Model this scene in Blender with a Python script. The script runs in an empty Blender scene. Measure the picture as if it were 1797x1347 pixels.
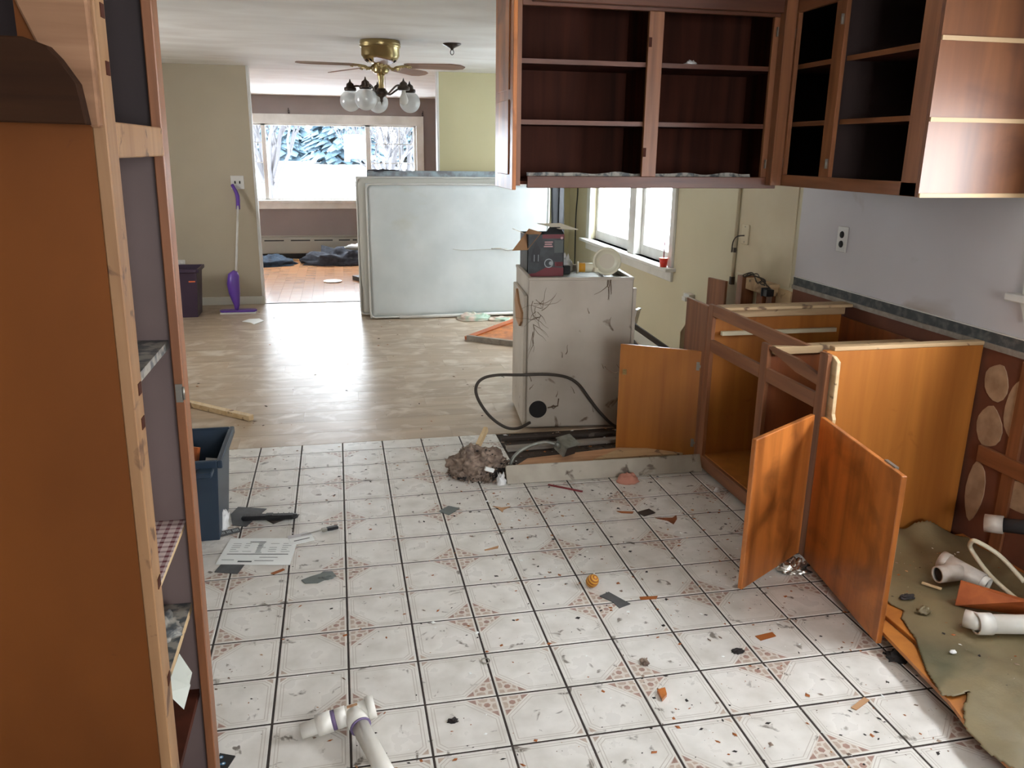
import bpy, math, random
from mathutils import Vector, Matrix, noise
C = bpy.context.scene.collection
SC = bpy.context.scene
R = math.radians
rnd = random.Random(7)

# ------------------------------------------------------------------ camera
CAM_H = 1.6007
yaw, pitch, roll = .2101, .2795, .0119
cam_d = bpy.data.cameras.new('camera'); cam = bpy.data.objects.new('camera', cam_d); C.objects.link(cam)
fw = Vector((math.sin(yaw)*math.cos(pitch), math.cos(yaw)*math.cos(pitch), -math.sin(pitch)))
rt = Vector((math.cos(yaw), -math.sin(yaw), 0)); up = rt.cross(fw)
r2 = math.cos(roll)*rt + math.sin(roll)*up; u2 = -math.sin(roll)*rt + math.cos(roll)*up
cam.matrix_world = Matrix(((r2.x, u2.x, -fw.x, 0), (r2.y, u2.y, -fw.y, 0), (r2.z, u2.z, -fw.z, CAM_H), (0, 0, 0, 1)))
cam_d.sensor_fit = 'HORIZONTAL'; cam_d.sensor_width = 36; cam_d.lens = 36*1425.8/1797
cam_d.clip_start = .05; cam_d.clip_end = 300
SC.camera = cam
# ------------------------------------------------------------------ world, light, exposure
W = bpy.data.worlds.new('overcast'); SC.world = W; W.use_nodes = True
nt = W.node_tree; bg = nt.nodes['Background']
tc = nt.nodes.new('ShaderNodeTexCoord'); sp = nt.nodes.new('ShaderNodeSeparateXYZ'); rp = nt.nodes.new('ShaderNodeValToRGB')
nt.links.new(tc.outputs['Generated'], sp.inputs[0]); nt.links.new(sp.outputs['Z'], rp.inputs[0]); nt.links.new(rp.outputs[0], bg.inputs[0])
rp.color_ramp.elements[0].position = .0; rp.color_ramp.elements[0].color = (.94, .965, 1, 1)
rp.color_ramp.elements[1].position = .6; rp.color_ramp.elements[1].color = (.90, .95, 1, 1)
bg.inputs[1].default_value = 16.0
def area(name, loc, direction, sx, sy, power, col=(1, 1, 1), portal=False):
    l = bpy.data.lights.new(name, 'AREA'); l.shape = 'RECTANGLE'; l.size = sx; l.size_y = sy; l.energy = power; l.color = col
    o = bpy.data.objects.new(name, l); C.objects.link(o); o.location = loc
    o.rotation_euler = Vector(direction).to_track_quat('-Z', 'Y').to_euler()
    if portal: l.cycles.is_portal = True
    return o
area('far_window_portal', (-.25, 12.95, 1.4), (0, -1, 0), 3.0, 1.3, 1, portal=True)
area('dining_window_portal', (2.82, 6.95, 1.4), (-1, 0, 0), 2.1, 1.4, 1, portal=True)
area('kitchen_window_portal', (2.70, 1.68, 1.45), (-1, 0, 0), .70, 1.36, 1, portal=True)
area('added_left_portal', (-3.22, 6.4, 1.6), (1, 0, 0), 1.0, .8, 1, portal=True)  # portal for the added, unseen left window
area('added_back_portal', (.8, -2.12, 1.6), (0, 1, 0), 1.0, .9, 1, portal=True)  # portal for the added opening behind the camera
VS = SC.view_settings; VS.view_transform = 'Standard'; VS.look = 'None'; VS.gamma = 1; VS.exposure = .92
VS.use_curve_mapping = False
try:
    SC.cycles.use_denoising = True; SC.cycles.max_bounces = 9; SC.cycles.diffuse_bounces = 6
    SC.cycles.caustics_reflective = False; SC.cycles.caustics_refractive = False; SC.cycles.sample_clamp_indirect = 6
    SC.cycles.transparent_max_bounces = 12
except Exception: pass

# ------------------------------------------------------------------ helpers
def lin(c):
    return tuple(((x/255)/12.92 if x/255 <= .04045 else ((x/255+.055)/1.055)**2.4) for x in c) + (1,)
MATS = {}
def mat(name, rgb, rough=.6, rgb2=None, scale=(6, 6, 6), detail=4, lo=.35, hi=.65, bump=0, bscale=None, metal=0, spec=.5, world=False,
        spots=None, sscale=30, slo=.62, shi=.68, rough2=None, dist=0, rand=0):
    m = bpy.data.materials.new(name); m.use_nodes = True; MATS[name] = m
    t = m.node_tree; N = t.nodes; L = t.links; p = N['Principled BSDF']
    p.inputs['Roughness'].default_value = rough; p.inputs['Metallic'].default_value = metal
    p.inputs['Specular IOR Level'].default_value = spec
    p.inputs['Base Color'].default_value = lin(rgb)
    out = None
    if rgb2 or bump or spots:
        if world: co = N.new('ShaderNodeNewGeometry').outputs['Position']
        else: co = N.new('ShaderNodeTexCoord').outputs['Object']
        if rand:
            oi = N.new('ShaderNodeObjectInfo'); ad = N.new('ShaderNodeVectorMath'); ad.operation = 'MULTIPLY_ADD'
            cb = N.new('ShaderNodeCombineXYZ')
            for i in range(3): L.new(oi.outputs['Random'], cb.inputs[i])
            ad.inputs[1].default_value = (31, 17, 11); L.new(cb.outputs[0], ad.inputs[0]); L.new(co, ad.inputs[2]); co = ad.outputs[0]
        mp = N.new('ShaderNodeMapping'); mp.inputs['Scale'].default_value = scale; L.new(co, mp.inputs[0])
        nz = N.new('ShaderNodeTexNoise'); nz.inputs['Scale'].default_value = 1; nz.inputs['Detail'].default_value = detail
        nz.inputs['Distortion'].default_value = dist; L.new(mp.outputs[0], nz.inputs[0])
        src = nz.outputs[0]
    if rgb2:
        r = N.new('ShaderNodeValToRGB'); r.color_ramp.elements[0].position = lo; r.color_ramp.elements[1].position = hi
        r.color_ramp.elements[0].color = lin(rgb); r.color_ramp.elements[1].color = lin(rgb2); L.new(src, r.inputs[0]); out = r.outputs[0]
        if rand:
            hv = N.new('ShaderNodeHueSaturation'); mr = N.new('ShaderNodeMapRange'); mr.inputs[3].default_value = 1-rand; mr.inputs[4].default_value = 1+rand
            L.new(oi.outputs['Random'], mr.inputs[0]); L.new(mr.outputs[0], hv.inputs['Value']); L.new(out, hv.inputs['Color']); out = hv.outputs[0]
    if spots:
        n2 = N.new('ShaderNodeTexNoise'); n2.inputs['Scale'].default_value = sscale; n2.inputs['Detail'].default_value = 5; L.new(co, n2.inputs[0])
        n2.inputs['Distortion'].default_value = .6
        r3 = N.new('ShaderNodeValToRGB'); r3.color_ramp.elements[0].position = slo; r3.color_ramp.elements[1].position = shi
        r3.color_ramp.elements[0].color = (0, 0, 0, 1); r3.color_ramp.elements[1].color = (1, 1, 1, 1); L.new(n2.outputs[0], r3.inputs[0])
        mx = N.new('ShaderNodeMix'); mx.data_type = 'RGBA'; L.new(r3.outputs[0], mx.inputs[0])
        if out: L.new(out, mx.inputs[6])
        else: mx.inputs[6].default_value = lin(rgb)
        mx.inputs[7].default_value = lin(spots); out = mx.outputs[2]
    if out: L.new(out, p.inputs['Base Color'])
    if rough2 is not None:
        mr2 = N.new('ShaderNodeMapRange'); mr2.inputs[1].default_value = .3; mr2.inputs[2].default_value = .7
        mr2.inputs[3].default_value = rough; mr2.inputs[4].default_value = rough2; L.new(src, mr2.inputs[0]); L.new(mr2.outputs[0], p.inputs['Roughness'])
    if bump:
        b = N.new('ShaderNodeBump'); b.inputs['Strength'].default_value = bump; b.inputs['Distance'].default_value = .01
        if bscale:
            n4 = N.new('ShaderNodeTexNoise'); n4.inputs['Scale'].default_value = bscale; n4.inputs['Detail'].default_value = 4; L.new(co, n4.inputs[0]); L.new(n4.outputs[0], b.inputs['Height'])
        else: L.new(src, b.inputs['Height'])
        L.new(b.outputs[0], p.inputs['Normal'])
    return m
def wood(name, a, b, axis='z', rough=.45, s=1, **k):
    f = 26*s; g = 1.6*s
    sc = {'x': (g, f, f), 'y': (f, g, f), 'z': (f, f, g)}[axis]
    return mat(name, a, rough, b, scale=sc, detail=6, lo=.3, hi=.7, dist=.4, bump=.06, **k)

m_wall_olive = mat('olive_paint', (176, 164, 142), .7, (170, 158, 136), scale=(1.5,)*3, bump=.03, bscale=90)
m_wall_olive2 = mat('yellow_olive_paint', (184, 174, 136), .7, (178, 168, 130), scale=(1.5,)*3, bump=.03, bscale=90)
m_wall_right = mat('lightened_olive_paint', (198, 189, 160), .7, (192, 183, 154), scale=(1.5,)*3)  # olive paint made lighter to stand in for light this wall lacks
m_wall_cream = mat('dirty_cream_paint', (204, 192, 162), .65, (190, 176, 146), scale=(2, 2, 2), bump=.04, bscale=60)
m_wall_taupe = mat('taupe_paint', (128, 116, 111), .75, (122, 110, 105), scale=(2,)*3)
m_wall_grey = mat('grey_paint', (198, 195, 196), .55, (186, 181, 182), scale=(1.2,)*3, lo=.3, hi=.7, spots=(160, 146, 132), sscale=1.6, slo=.66, shi=.74)
m_ceiling = mat('brushed_white_ceiling', (240, 238, 232), .7, (220, 215, 207), scale=(1.1, 2.6, 1), detail=4, lo=.35, hi=.72, dist=.8, bump=.2, bscale=14)
m_white = mat('white_trim_paint', (214, 212, 206), .45, (198, 195, 188), scale=(5,)*3)
m_base = mat('baseboard_paint', (204, 202, 190), .5)
m_grout = mat('dark_grout', (60, 50, 44), .9, (44, 36, 32), scale=(20,)*3)
m_tile = mat('glazed_tile', (224, 220, 213), .22, (202, 197, 188), scale=(9, 9, 9), detail=5, lo=.38, hi=.7, world=True, spots=(122, 114, 104), sscale=17, slo=.64, shi=.70, rough2=.45, bump=.03, bscale=40)
m_tpink = mat('mosaic_rose', (166, 134, 120), .35, (146, 116, 104), scale=(50,)*3, world=True)
m_ttan = mat('mosaic_tan', (186, 168, 152), .35, (170, 150, 136), scale=(50,)*3, world=True)
m_tpale = mat('mosaic_pale', (206, 197, 186), .3)
m_tline = mat('tile_line', (188, 180, 170), .3)
m_plank = mat('stone_look_plank', (178, 157, 132), .3, (156, 136, 113), scale=(1.6, 9, 9), detail=7, lo=.3, hi=.68, rand=.05, spots=(198, 184, 166), sscale=5, slo=.5, shi=.7, rough2=.36, dist=.7)
m_hard = mat('oak_strip_floor', (186, 138, 100), .2, (168, 116, 78), scale=(3, 30, 3), detail=5, rand=.1)
m_sub = wood('old_subfloor', (74, 62, 52), (44, 36, 30), 'x', .85, 1, spots=(96, 86, 76), sscale=9)
m_ply = wood('orange_plywood', (176, 112, 48), (148, 88, 36), 'z', .38, .5, spots=(120, 62, 24), sscale=7, slo=.66, shi=.8)
m_plyd = wood('dark_plywood', (136, 74, 34), (98, 50, 24), 'z', .45, .5)
m_stain = wood('stained_frame', (146, 94, 60), (108, 66, 40), 'z', .42)
m_stainy = wood('stained_rail_y', (146, 94, 60), (108, 66, 40), 'y', .42)
m_stainx = wood('stained_rail_x', (104, 60, 38), (74, 40, 26), 'x', .42)
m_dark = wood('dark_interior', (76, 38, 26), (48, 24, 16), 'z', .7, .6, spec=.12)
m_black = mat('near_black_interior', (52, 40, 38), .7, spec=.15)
m_pale = wood('raw_pine', (212, 188, 148), (188, 158, 116), 'y', .6, 1, spots=(120, 92, 64), sscale=14)
m_palex = wood('raw_pine_x', (196, 168, 128), (166, 134, 96), 'x', .6, 1, spots=(110, 84, 60), sscale=12)
m_doorout = wood('worn_door_front', (196, 118, 54), (138, 78, 34), 'z', .33, .55, spots=(74, 36, 16), sscale=5, slo=.5, shi=.8)
m_side = mat('side_panel_ply', (112, 62, 20), .6, (92, 48, 12), scale=(2, 2, 1), detail=4, spots=(84, 42, 16), sscale=9, slo=.7, shi=.76, spec=.2)
m_liner = mat('speckled_liner', (150, 145, 135), .5, (80, 84, 86), scale=(40,)*3, lo=.45, hi=.6)
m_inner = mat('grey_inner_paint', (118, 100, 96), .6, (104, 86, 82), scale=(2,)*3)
m_metal = mat('dull_hinge_metal', (150, 146, 136), .4, metal=.8)
m_brass = mat('polished_brass', (176, 156, 110), .3, metal=1)
m_bronze = mat('dark_bronze', (66, 56, 50), .4, metal=.7)
m_pvc = mat('white_pvc', (232, 230, 222), .35, (220, 216, 205), scale=(12,)*3)
m_pvcd = mat('grubby_pvc', (206, 198, 188), .45, (176, 164, 150), scale=(14,)*3)
m_pring = mat('purple_primer', (108, 92, 128), .5)
m_pvcin = mat('pipe_bore', (40, 34, 30), .9)
m_mattr = mat('mattress_ticking', (206, 210, 208), .7, (194, 199, 197), scale=(3,)*3, spots=(182, 180, 158), sscale=1.7, slo=.6, shi=.8, bump=.12, bscale=5)
m_mattside = mat('mattress_side', (188, 186, 176), .8)
m_mattblue = mat('pale_blue_quilting', (160, 176, 184), .8, (128, 130, 134), scale=(14,)*3, lo=.4, hi=.65)
m_purple = mat('purple_plastic', (96, 62, 150), .3)
m_plum = mat('plum_plastic', (58, 42, 60), .4)
m_navy = mat('navy_bin_plastic', (34, 50, 66), .4)
m_orange = mat('orange_sticker', (226, 110, 64), .5)
m_dryer = mat('dusty_white_enamel', (192, 183, 168), .45, (164, 152, 136), scale=(2.5,)*3, lo=.3, hi=.7, spots=(104, 84, 64), sscale=9, slo=.66, shi=.72)
m_cob = mat('dusty_cobweb', (112, 94, 76), .9)
m_cord = mat('dusty_black_cord', (64, 56, 48), .7)
m_hole = mat('vent_dark', (26, 22, 20), .8)
m_card = mat('brown_cardboard', (176, 134, 96), .8)
m_cardw = mat('pale_cardboard', (222, 212, 190), .7)
m_boxblk = mat('black_printed_carton', (40, 42, 44), .4, (64, 70, 70), scale=(14,)*3, lo=.45, hi=.7)
m_red = mat('red_print', (120, 32, 40), .4)
m_lt = mat('light_print', (170, 176, 176), .5)
m_pinkpr = mat('pink_print', (206, 160, 160), .5)
m_cream = mat('cream_lamp_plastic', (232, 226, 200), .35)
m_amber = mat('amber_label', (222, 160, 50), .4)
m_redcup = mat('red_plastic', (206, 44, 28), .3)
m_clearc = mat('frosted_cup', (214, 222, 224), .3)
m_ins = mat('grey_insulation', (158, 138, 122), .95, (104, 88, 78), scale=(30,)*3, bump=.6, bscale=60)
m_insd = mat('black_grit', (52, 46, 44), .95, (34, 30, 28), scale=(40,)*3)
m_steel = mat('galvanised_steel', (150, 152, 142), .45, (112, 112, 104), scale=(20,)*3, metal=.5)
m_rag = mat('salmon_rag', (186, 128, 108), .9)
m_paper = mat('white_paper', (240, 242, 238), .6)
m_ink = mat('grey_ink', (142, 144, 142), .7)
m_inkd = mat('dark_ink', (92, 94, 94), .7)
m_slate = mat('dark_grey_chip', (84, 84, 84), .6, (72, 72, 72), scale=(30,)*3)
m_slateg = mat('green_grey_chip', (100, 106, 102), .6)
m_blackp = mat('black_plastic', (26, 26, 28), .35)
m_foil = mat('crumpled_foil', (196, 190, 180), .25, metal=.9)
m_vinyl = mat('stained_vinyl_sheet', (126, 112, 80), .5, (98, 86, 60), scale=(3,)*3, spots=(62, 66, 44), sscale=2.6, slo=.52, shi=.72, bump=.1, bscale=120)
m_wallbrn = mat('bare_brown_wall', (122, 72, 48), .8, (88, 50, 34), scale=(3,)*3, lo=.3, hi=.7)
m_adh = mat('old_plaster_patch', (178, 152, 122), .85, (150, 124, 96), scale=(14,)*3)
m_mastic = mat('black_mastic', (58, 62, 62), .7, (104, 104, 98), scale=(26,)*3, lo=.45, hi=.75)
m_heater = mat('beige_heater_enamel', (142, 136, 124), .5)
m_cloth = mat('dark_clothes', (50, 52, 62), .9, (30, 30, 36), scale=(18,)*3, spots=(120, 116, 112), sscale=9, slo=.7, shi=.76)
m_clothb = mat('navy_clothes', (42, 60, 78), .9, (28, 38, 52), scale=(16,)*3)
m_bag = mat('crinkled_bag', (206, 184, 168), .35, (150, 170, 148), scale=(9,)*3, lo=.4, hi=.6)
m_wbag = mat('white_bag', (222, 222, 220), .35)
m_snow = mat('snow', (240, 243, 248), .8)
m_bark = mat('grey_bark', (62, 60, 62), .9)
m_ever = mat('blue_green_needles', (60, 80, 90), .9, (46, 66, 78), scale=(4,)*3)
m_siding = mat('pale_blue_siding', (96, 106, 110), .6)
m_tv = mat('grey_black_plastic', (50, 50, 51), .6, spec=.2)
m_yel = mat('mustard_stripe', (206, 150, 50), .6)
m_brn = mat('brown_stripe', (150, 84, 30), .6)
m_blue = mat('blue_print', (60, 120, 160), .5)
m_wedge = wood('orange_board', (186, 102, 52), (158, 80, 40), 'x', .4)
m_greybar = wood('grey_weathered_board', (150, 142, 130), (118, 108, 98), 'x', .7)
def glassmat(name, rough=0.0, tr=.92, col=(.95, .98, 1, 1)):
    m = bpy.data.materials.new(name); m.use_nodes = True; t = m.node_tree; N = t.nodes; N.remove(N['Principled BSDF'])
    a = N.new('ShaderNodeBsdfTransparent'); a.inputs[0].default_value = col
    g = N.new('ShaderNodeBsdfGlossy'); g.inputs['Roughness'].default_value = rough
    x = N.new('ShaderNodeMixShader'); x.inputs[0].default_value = 1-tr
    t.links.new(a.outputs[0], x.inputs[1]); t.links.new(g.outputs[0], x.inputs[2]); t.links.new(x.outputs[0], N['Material Output'].inputs[0]); return m
m_glass = glassmat('window_glass')
def globemat():
    m = bpy.data.materials.new('frosted_globe'); m.use_nodes = True; t = m.node_tree; N = t.nodes; N.remove(N['Principled BSDF'])
    a = N.new('ShaderNodeBsdfTransparent'); d = N.new('ShaderNodeBsdfDiffuse'); tl = N.new('ShaderNodeBsdfTranslucent'); g = N.new('ShaderNodeBsdfGlossy')
    for n_ in (d, tl): n_.inputs[0].default_value = (.85, .87, .86, 1)
    g.inputs['Roughness'].default_value = .12
    x1 = N.new('ShaderNodeMixShader'); x1.inputs[0].default_value = .5; x2 = N.new('ShaderNodeMixShader'); x2.inputs[0].default_value = .62; x3 = N.new('ShaderNodeMixShader'); x3.inputs[0].default_value = .1
    L = t.links; L.new(d.outputs[0], x1.inputs[1]); L.new(tl.outputs[0], x1.inputs[2]); L.new(a.outputs[0], x2.inputs[1]); L.new(x1.outputs[0], x2.inputs[2])
    L.new(x2.outputs[0], x3.inputs[1]); L.new(g.outputs[0], x3.inputs[2]); L.new(x3.outputs[0], N['Material Output'].inputs[0]); return m
m_globe = globemat()
def checkmat():
    m = mat('red_check_liner', (214, 196, 190), .6); t = m.node_tree; N = t.nodes; L = t.links
    co = N.new('ShaderNodeTexCoord'); sx = N.new('ShaderNodeSeparateXYZ'); L.new(co.outputs['Object'], sx.inputs[0])
    outs = []
    for ax in (0, 1):
        mm = N.new('ShaderNodeMath'); mm.operation = 'PINGPONG'; mm.inputs[1].default_value = .011; L.new(sx.outputs[ax], mm.inputs[0])
        gt = N.new('ShaderNodeMath'); gt.operation = 'GREATER_THAN'; gt.inputs[1].default_value = .0068; L.new(mm.outputs[0], gt.inputs[0]); outs.append(gt)
    ad = N.new('ShaderNodeMath'); ad.operation = 'ADD'; L.new(outs[0].outputs[0], ad.inputs[0]); L.new(outs[1].outputs[0], ad.inputs[1])
    r = N.new('ShaderNodeValToRGB'); r.color_ramp.elements[0].color = lin((214, 196, 190)); r.color_ramp.elements[1].color = lin((112, 52, 58)); r.color_ramp.interpolation = 'LINEAR'
    hf = N.new('ShaderNodeMath'); hf.operation = 'MULTIPLY'; hf.inputs[1].default_value = .5; L.new(ad.outputs[0], hf.inputs[0]); L.new(hf.outputs[0], r.inputs[0]); L.new(r.outputs[0], N['Principled BSDF'].inputs['Base Color'])
    return m
m_check = checkmat()

WB = {}
class B:
    def __init__(s): s.v = []; s.f = []; s.mi = []; s.sm = []
    def add(s, vs, fs, mi=0, sm=False):
        o = len(s.v); s.v += [Vector(q) for q in vs]
        for f in fs: s.f.append([i+o for i in f]); s.mi.append(mi); s.sm.append(sm)
        return s
    def box(s, x0, x1, y0, y1, z0, z1, mi=0):
        vs = [(x, y, z) for z in (z0, z1) for y in (y0, y1) for x in (x0, x1)]
        return s.add(vs, [(0, 2, 3, 1), (4, 5, 7, 6), (0, 1, 5, 4), (2, 6, 7, 3), (0, 4, 6, 2), (1, 3, 7, 5)], mi)
    def bar(s, p, q, w, h, mi=0, upv=(0, 0, 1)):       # box from p to q, w wide, h high, centred
        p, q = Vector(p), Vector(q); d = (q-p).normalized(); a = d.cross(Vector(upv)).normalized()*w/2; b = a.cross(d).normalized()*h/2
        vs = [p-a-b, p+a-b, p+a+b, p-a+b, q-a-b, q+a-b, q+a+b, q-a+b]
        return s.add(vs, [(0, 1, 2, 3), (7, 6, 5, 4), (0, 4, 5, 1), (1, 5, 6, 2), (2, 6, 7, 3), (3, 7, 4, 0)], mi)
    def door(s, p, q, z0, z1, th, mi=0):               # upright slab between plan points p and q
        p, q = Vector((*p, 0)), Vector((*q, 0)); n = (q-p).normalized().cross(Vector((0, 0, 1)))*th
        vs = [Vector((a.x, a.y, z)) for z in (z0, z1) for a in (p, q, q+n, p+n)]
        return s.add(vs, [(3, 2, 1, 0), (4, 5, 6, 7), (0, 1, 5, 4), (1, 2, 6, 5), (2, 3, 7, 6), (3, 0, 4, 7)], mi)
    def prism(s, poly, z0, z1, mi=0, mi_top=None, axis=2):
        n = len(poly)
        def P(a, b, c): return (a, b, c) if axis == 2 else ((a, c, b) if axis == 1 else (c, a, b))
        vs = [P(a, b, z0) for a, b in poly]+[P(a, b, z1) for a, b in poly]
        s.add(vs, [tuple(range(n))[::-1]]+[(i, (i+1) % n, (i+1) % n+n, i+n) for i in range(n)], mi)
        s.add([P(a, b, z1) for a, b in poly], [tuple(range(n))], mi if mi_top is None else mi_top); return s
    def tube(s, pts, r, n=10, mi=0, cap=True, smooth=True):
        pts = [Vector(p) for p in pts]; rr = r if isinstance(r, (list, tuple)) else [r]*len(pts)
        vs = []; prev = None
        for i, p in enumerate(pts):
            d = (pts[min(i+1, len(pts)-1)]-pts[max(i-1, 0)]).normalized()
            if prev is None: a = d.orthogonal().normalized()
            else: a = (prev-d*prev.dot(d)).normalized()
            prev = a; b = d.cross(a)
            for k in range(n): t = 2*math.pi*k/n; vs.append(p+(a*math.cos(t)+b*math.sin(t))*rr[i])
        fs = [(i*n+k, i*n+(k+1) % n, (i+1)*n+(k+1) % n, (i+1)*n+k) for i in range(len(pts)-1) for k in range(n)]
        o = len(s.v); s.add(vs, fs, mi, smooth)
        if cap:
            m_ = len(pts)-1
            for f in (list(range(n))[::-1], [m_*n+k for k in range(n)]): s.f.append([o+i for i in f]); s.mi.append(mi); s.sm.append(False)
        return s
    def lathe(s, prof, c, axis=(0, 0, 1), n=24, mi=0, smooth=True):   # prof: (radius, along)
        ax = Vector(axis).normalized(); a = ax.orthogonal().normalized(); b = ax.cross(a); c = Vector(c); vs = []
        for r, h in prof:
            for k in range(n): t = 2*math.pi*k/n; vs.append(c+ax*h+(a*math.cos(t)+b*math.sin(t))*r)
        return s.add(vs, [(i*n+k, i*n+(k+1) % n, (i+1)*n+(k+1) % n, (i+1)*n+k) for i in range(len(prof)-1) for k in range(n)], mi, smooth)
    def ball(s, c, r, n=16, m=10, mi=0, sq=(1, 1, 1)):
        c = Vector(c); vs = [c+Vector((sq[0]*r*math.sin(math.pi*j/m)*math.cos(2*math.pi*k/n), sq[1]*r*math.sin(math.pi*j/m)*math.sin(2*math.pi*k/n), sq[2]*r*math.cos(math.pi*j/m))) for j in range(m+1) for k in range(n)]
        return s.add(vs, [(j*n+k, (j+1)*n+k, (j+1)*n+(k+1) % n, j*n+(k+1) % n) for j in range(m) for k in range(n)], mi, True)
    def build(s, name, mats, parent=None, label=None, bevel=0, loc=None, cat=None, group=None, kind=None, solid=0):
        if not isinstance(mats, (list, tuple)): mats = [mats]
        if parent is not None: base = WB[parent.as_pointer()]
        elif loc is not None: base = Vector(loc)
        else:
            xs = [v.x for v in s.v]; ys = [v.y for v in s.v]; zs = [v.z for v in s.v]
            base = Vector(((min(xs)+max(xs))/2, (min(ys)+max(ys))/2, min(zs)))
        me = bpy.data.meshes.new(name); me.from_pydata([v-base for v in s.v], [], s.f)
        for m in mats: me.materials.append(m)
        me.polygons.foreach_set('material_index', s.mi); me.polygons.foreach_set('use_smooth', s.sm); me.update()
        o = bpy.data.objects.new(name, me); C.objects.link(o)
        if parent is not None: o.parent = parent
        else: o.location = base
        WB[o.as_pointer()] = base
        if bevel:
            b = o.modifiers.new('bevel', 'BEVEL'); b.width = bevel; b.segments = 1; b.limit_method = 'ANGLE'; b.angle_limit = R(50)
        if solid:
            b = o.modifiers.new('solid', 'SOLIDIFY'); b.thickness = solid
        return tag(o, label, cat, group, kind)
def tag(o, label=None, cat=None, group=None, kind=None):
    if label: o['label'] = label
    if cat: o['category'] = cat
    if group: o['group'] = group
    if kind: o['kind'] = kind
    return o
def thing(name, label, cat, loc, group=None):
    o = bpy.data.objects.new(name, None); C.objects.link(o); o.location = loc; o.empty_display_size = .1
    WB[o.as_pointer()] = Vector(loc); return tag(o, label, cat, group)
def st(b, name, mats, bevel=0): return b.build(name, mats, kind='structure', bevel=bevel)
def curve(pts, n=8):
    pts = [Vector(p) for p in pts]; out = []
    for i in range(len(pts)-1):
        p0 = pts[max(i-1, 0)]; p1 = pts[i]; p2 = pts[i+1]; p3 = pts[min(i+2, len(pts)-1)]
        for k in range(n):
            t = k/n; out.append(.5*((2*p1)+(p2-p0)*t+(2*p0-5*p1+4*p2-p3)*t*t+(3*p1-p0-3*p2+p3)*t**3))
    return out+[pts[-1]]
def sheet(poly, zf, cell=.01, mi=0):                    # flat sheet cut to an outline, heights from zf
    xs = [p[0] for p in poly]; ys = [p[1] for p in poly]; x0, y0 = min(xs), min(ys)
    nx = int((max(xs)-x0)/cell)+1; ny = int((max(ys)-y0)/cell)+1
    def ins(x, y):
        c = False; j = len(poly)-1
        for i in range(len(poly)):
            if (poly[i][1] > y) != (poly[j][1] > y) and x < (poly[j][0]-poly[i][0])*(y-poly[i][1])/(poly[j][1]-poly[i][1])+poly[i][0]: c = not c
            j = i
        return c
    b = B(); idx = {}; fs = []
    def V(i, j):
        if (i, j) not in idx:
            idx[(i, j)] = len(b.v); x, y = x0+i*cell, y0+j*cell; b.v.append(Vector((x, y, zf(x, y))))
        return idx[(i, j)]
    for i in range(nx):
        for j in range(ny):
            if ins(x0+(i+.5)*cell, y0+(j+.5)*cell): b.f.append([V(i, j), V(i+1, j), V(i+1, j+1), V(i, j+1)]); b.mi.append(mi); b.sm.append(True)
    return b
def crumple(c, rx, ry, h, seed, n=26, m=12, rot=0, rough=1.0, mi=0):   # closed crumpled heap resting on its base
    b = B(); vs = []; c = Vector(c); ca, sa = math.cos(rot), math.sin(rot)
    for j in range(m+1):
        ph = math.pi/2*j/m
        for k in range(n):
            t = 2*math.pi*k/n; q = Vector((math.cos(t)*math.cos(ph), math.sin(t)*math.cos(ph), math.sin(ph)))
            d = 1+rough*(.35*noise.noise(q*2.2+Vector((seed, 0, 0)))+.22*noise.noise(q*6+Vector((0, seed, 0))))
            x, y, z = q.x*rx*d, q.y*ry*d, max(0, q.z*h*d*(1+.35*rough*noise.noise(q*5+Vector((seed, seed, 0)))))
            vs.append((c.x+x*ca-y*sa, c.y+x*sa+y*ca, c.z+z))
    b.add(vs, [(j*n+k, j*n+(k+1) % n, (j+1)*n+(k+1) % n, (j+1)*n+k) for j in range(m) for k in range(n)]+[tuple(range(n))[::-1]], mi, True); b.sm[-1] = False
    return b

# ------------------------------------------------------------------ setting
TX0, TY1 = .80, 3.75      # tiles are missing right of / beyond these (where the run of cabinets stood)
XR = 2.537; CE = 2.377; YG = 8.93; YF = 12.7; S = .22091; GX = -.47381; GY = 2.52399
fl = B(); fl.box(-3.0, TX0+.01, -2, 4.42, -.06, .0006).box(TX0+.01, 1.8, -2, TY1+.0, -.06, .0006).box(1.8, 2.7, -2, 4.42, -.06, .0006).box(TX0+.01, 1.8, TY1, 4.42, -.06, -.02); floor = st(fl, 'floor', m_grout)
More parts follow.
